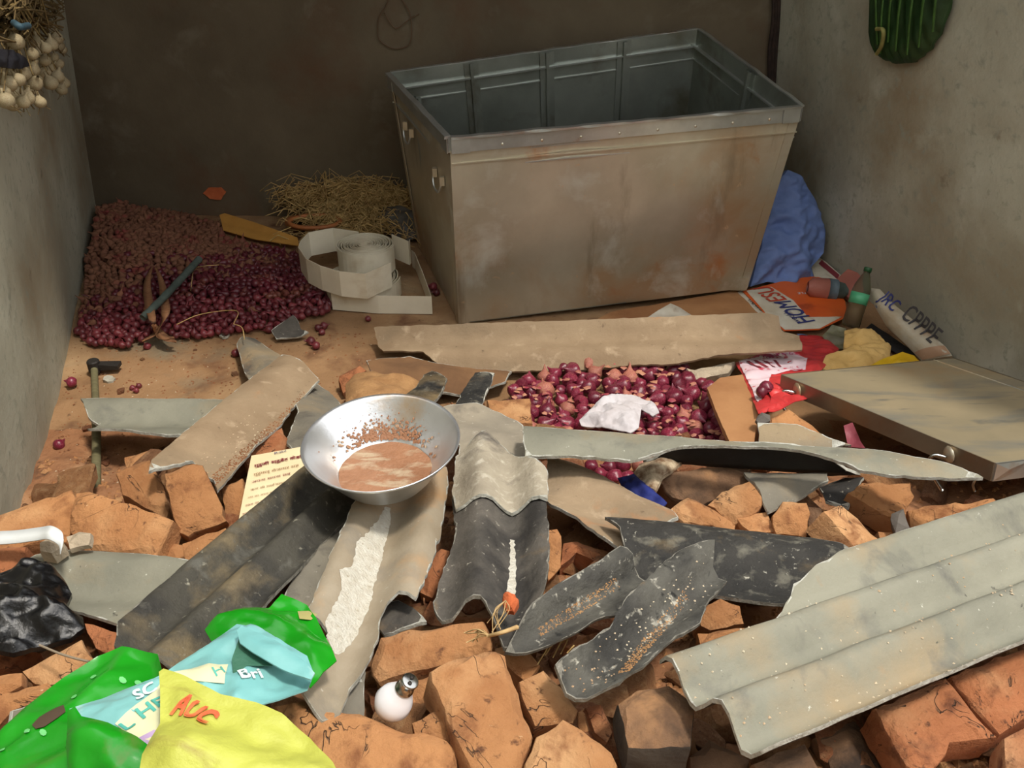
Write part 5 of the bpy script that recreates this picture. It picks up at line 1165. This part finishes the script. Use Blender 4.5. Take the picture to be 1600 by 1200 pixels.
for s_ in (-1, 1):
    vs, fs = box_geo((s_ * .45 * k, 0, 1.95 * k), .16 * k, .16 * k, .16 * k); link('bayonet_pin', mesh('bayonet_pin', vs, fs, CHROME, smooth=False), cp)
    vs, fs = lathe_geo([(0, 0), (.12 * k, 0), (.1 * k, .08 * k), (0, .1 * k)], 10); link('contact', mesh('contact', [v + Vector((s_ * .18 * k, 0, 2.23 * k)) for v in vs], fs, IRON), cp)
rt = empty('dry_root', heap(775, 995, .12)); tag(rt, 'pale dry root with thin strands on the half black sheet edge', 'root')
tube('stem', bezier([heap(808, 980, .14), heap(785, 988, .15), heap(762, 994, .13)], 6), [.004 - .0001 * i for i in range(13)], ROOT, rt, 6)
for k in range(9):
    a = heap(764, 993, .13); b = heap(725 + 22 * R(), 985 + 26 * R(), .11); m = a.lerp(b, .5) + Vector((U_(-.01, .01), 0, U_(0, .012)))
    tube('root_strand', bezier([a, m, b], 4), .0011, ROOT, rt, 4)
for k in range(7):
    a = heap(790, 938, .16); b = heap(758 + 25 * R(), 965 + 25 * R(), .12); m = a.lerp(b, .5) + Vector((U_(-.015, .015), 0, U_(0, .012)))
    tube('root_strand', bezier([a, m, b], 4), .0009, ROOT, rt, 4)
for k in range(8):
    a = heap(845 + 10 * k + 6 * R(), 1000 + 30 * R(), .03); b = heap(840 + 12 * k, 1040 - 20 * R(), .02)
    tag(tube('grass_stalk', bezier([a, a.lerp(b, .5) + Vector((.01, 0, .02)), b], 4), .0014, STRAW, n=4), 'thin dry grass stalk below the upper short black sheet', 'grass', 'dry grass stalks under the black sheets')

# ================================================================== on the walls
wl_p, wl_n = cl, (nfl - cl).cross(leanl).normalized()
if wl_n.x < 0: wl_n = -wl_n
wr_n = (nfr - cr).cross(leanr).normalized()
if wr_n.x > 0: wr_n = -wr_n
def wall_at(px, py, side, off): 
    p0, n = (cl, wl_n) if side == 'l' else ((cr, wr_n) if side == 'r' else (cl, Vector((cr.y - cl.y, -(cr.x - cl.x), 0)).normalized()))
    return on_plane(px, py, p0 + n * off, n)
gb = empty('garlic_bunch', wall_at(45, 0, 'l', .05)); tag(gb, 'bunch of dry garlic hanging high on the left wall', 'garlic')
gm = mesh('garlic_bulb', *lathe_geo([(0, -.8), (.4, -.78), (.85, -.45), (1, 0), (.85, .45), (.5, .8), (.22, 1.1), (.16, 1.6)], 12), GARL)
for v in gm.vertices:
    an = math.atan2(v.co.y, v.co.x); f = 1 + .06 * math.cos(an * 7); v.co.x *= f; v.co.y *= f
gi = wm(gb).inverted(); stalks = []
spots_g = [(57, 68), (62, 82), (50, 84), (72, 75), (80, 70), (88, 60), (92, 72), (98, 78), (14, 116), (15, 131), (4, 146), (23, 148), (38, 115), (28, 105), (42, 153), (63, 160), (60, 122), (80, 130), (55, 130), (70, 95), (85, 90), (92, 100), (78, 108), (90, 120), (99, 130), (30, 125), (48, 140), (36, 160), (20, 162), (25, 66), (70, 115), (96, 140), (50, 108), (10, 158)]
for i, (x, y) in enumerate(spots_g):
    p = wall_at(x, y, 'l', U_(.05, .13)); o = link('garlic_bulb', gm, gb); s = U_(.016, .022); rot = Euler((U_(-.7, .7), U_(-.7, .7), U_(0, 6))).to_matrix().to_4x4()
    o.matrix_basis = gi @ Matrix.Translation(p) @ rot @ Matrix.Scale(s, 4)
    top = wall_at(28 + U_(-12, 16), 34 + U_(-8, 8), 'l', .06); stalks.append(tube_geo(bezier([p + Vector((0, 0, .02)), p.lerp(top, .5) + Vector((0, 0, .03)), top], 4), .0018, 4, False))
    for k in range(5):
        d = Vector((U_(-.02, .02), U_(-.02, .02), U_(-.035, -.01))); stalks.append(tube_geo([p, p + d * .6, p + d + Vector((0, 0, .004))], .0009, 3, False))
for k in range(260):
    a = wall_at(U_(-20, 60), U_(-40, 40), 'l', U_(.02, .1)); b = wall_at(min(100, max(-25, 38 + random.gauss(0, 38))), random.gauss(28, 22), 'l', U_(.02, .12)); stalks.append(tube_geo(bezier([a, a.lerp(b, .5) + Vector((U_(-.03, .03), 0, U_(-.04, .05))), b], 4), U_(.0016, .0034), 4, False))
v_, f_ = join_geo(stalks); wobj('stalks', v_, f_, M('old garlic stalk', (130, 108, 62), (96, 76, 44), 30, .9, bump=0), gb)['kind'] = 'stuff'
tube('blue_tie', bezier([wall_at(22, 36, 'l', .13), wall_at(32, 42, 'l', .15), wall_at(44, 40, 'l', .13)], 6), .008, M('blue tie', (50, 78, 90), rough=.7), gb)
s_ = slab('dark_cloth', [(-20, 75), (20, 78), (42, 90), (48, 103), (30, 108), (0, 104), (-20, 100)], [wall_at(0, 80, 'l', .12), wall_at(40, 90, 'l', .12), wall_at(10, 105, 'l', .12)], ((0, 90), (40, 92)), crump(.01, 14, 30, 1, .01, .02), .01, M('near black cloth', (28, 26, 34), rough=.8), .01, parent=gb)
# green leaf bundle on the right wall
gl = empty('green_leaf_bundle', wall_at(1425, 20, 'r', .04)); tag(gl, 'bundle of green leaves hanging high on the right wall', 'leaves')
s_ = slab('sheath', [(1364, -60), (1500, -60), (1484, 0), (1472, 45), (1452, 78), (1428, 98), (1400, 100), (1378, 92), (1364, 75), (1360, 50)], [wall_at(1364, 0, 'r', .03), wall_at(1480, 0, 'r', .03), wall_at(1420, 90, 'r', .03)], ((1420, 0), (1420, 90)), lambda u, v, e: .035 * min(1, e / .05) ** .6 + .004 * math.sin(v * 160), .01, LEAFD, .012, parent=gl)
for (a, b, w_) in [((1372, -60), (1372, 70), 5), ((1388, -60), (1376, 84), 5), ((1402, -60), (1388, 66), 6), ((1418, -60), (1400, 80), 7), ((1436, -60), (1418, 86), 7), ((1455, -60), (1436, 74), 7), ((1474, -60), (1458, 50), 6)]:
    P = bezier([wall_at(*a, 'r', .085), wall_at((a[0] + b[0]) / 2 - 3, (a[1] + b[1]) / 2, 'r', .095), wall_at(*b, 'r', .075)], 6); ww = w_ * .0028
    V = []; Fc = []
    for i, p in enumerate(P):
        k = ww * (1 - (i / (len(P) - 1)) ** 3 * .85); t_ = Vector((.25, .95, 0)).normalized()
        V += [p - t_ * k, p + wr_n * .006, p + t_ * k, p - wr_n * .004]
    for i in range(len(P) - 1):
        q = i * 4
        for e in range(4): Fc.append((q + e, q + (e + 1) % 4, q + 4 + (e + 1) % 4, q + 4 + e))
    wobj('leaf', V, Fc, LEAFG, gl)
wobj('yellow_leaf_tip', *tube_geo(bezier([wall_at(1370, 45, 'r', .09), wall_at(1380, 48, 'r', .1), wall_at(1378, 70, 'r', .09), wall_at(1370, 84, 'r', .08)], 5), .007, 6), M('yellowed leaf', (150, 146, 80), (112, 104, 56), 20, .7), gl)
# rope in the back right corner, wire loop on the back wall
ro = empty('corner_rope', wall_at(1211, 60, 'b', .03)); tag(ro, 'dark coir ropes hanging in the back right corner', 'rope')
for dx in (-6, 0, 5): tube('rope_strand', bezier([wall_at(1212 + dx, -80, 'b', .03), wall_at(1213 + dx * .7, 20, 'b', .035), wall_at(1208 + dx * .9, 80, 'b', .03), wall_at(1206 + dx * .6, 150, 'b', .03)], 8), .008, ROPED, ro, 7)
wi = empty('wire_loop', wall_at(615, 40, 'b', .01)); tag(wi, 'thin rusty wire loop hanging on the back wall left above the bin', 'wire')
tube('wire', bezier([wall_at(x, y, 'b', .012) for x, y in ((612, -20), (604, 8), (592, 28), (591, 58), (605, 72), (622, 76), (640, 68), (643, 40), (638, 15), (622, -8))], 6), .0022, WIREM, wi, 5)
tube('wire', bezier([wall_at(x, y, 'b', .014) for x, y in ((600, 20), (618, 44), (640, 30), (655, 22))], 6), .002, WIREM, wi, 5)
s_ = slab('bare_brick_patch', [(317, 302), (325, 294), (345, 293), (353, 300), (345, 312), (328, 311)], [wall_at(320, 300, 'b', .008), wall_at(350, 300, 'b', .008), wall_at(335, 312, 'b', .008)], ((320, 300), (350, 300)), None, .006, CLAYR, .012, .003, parent=wb)

bpy.context.view_layer.update()
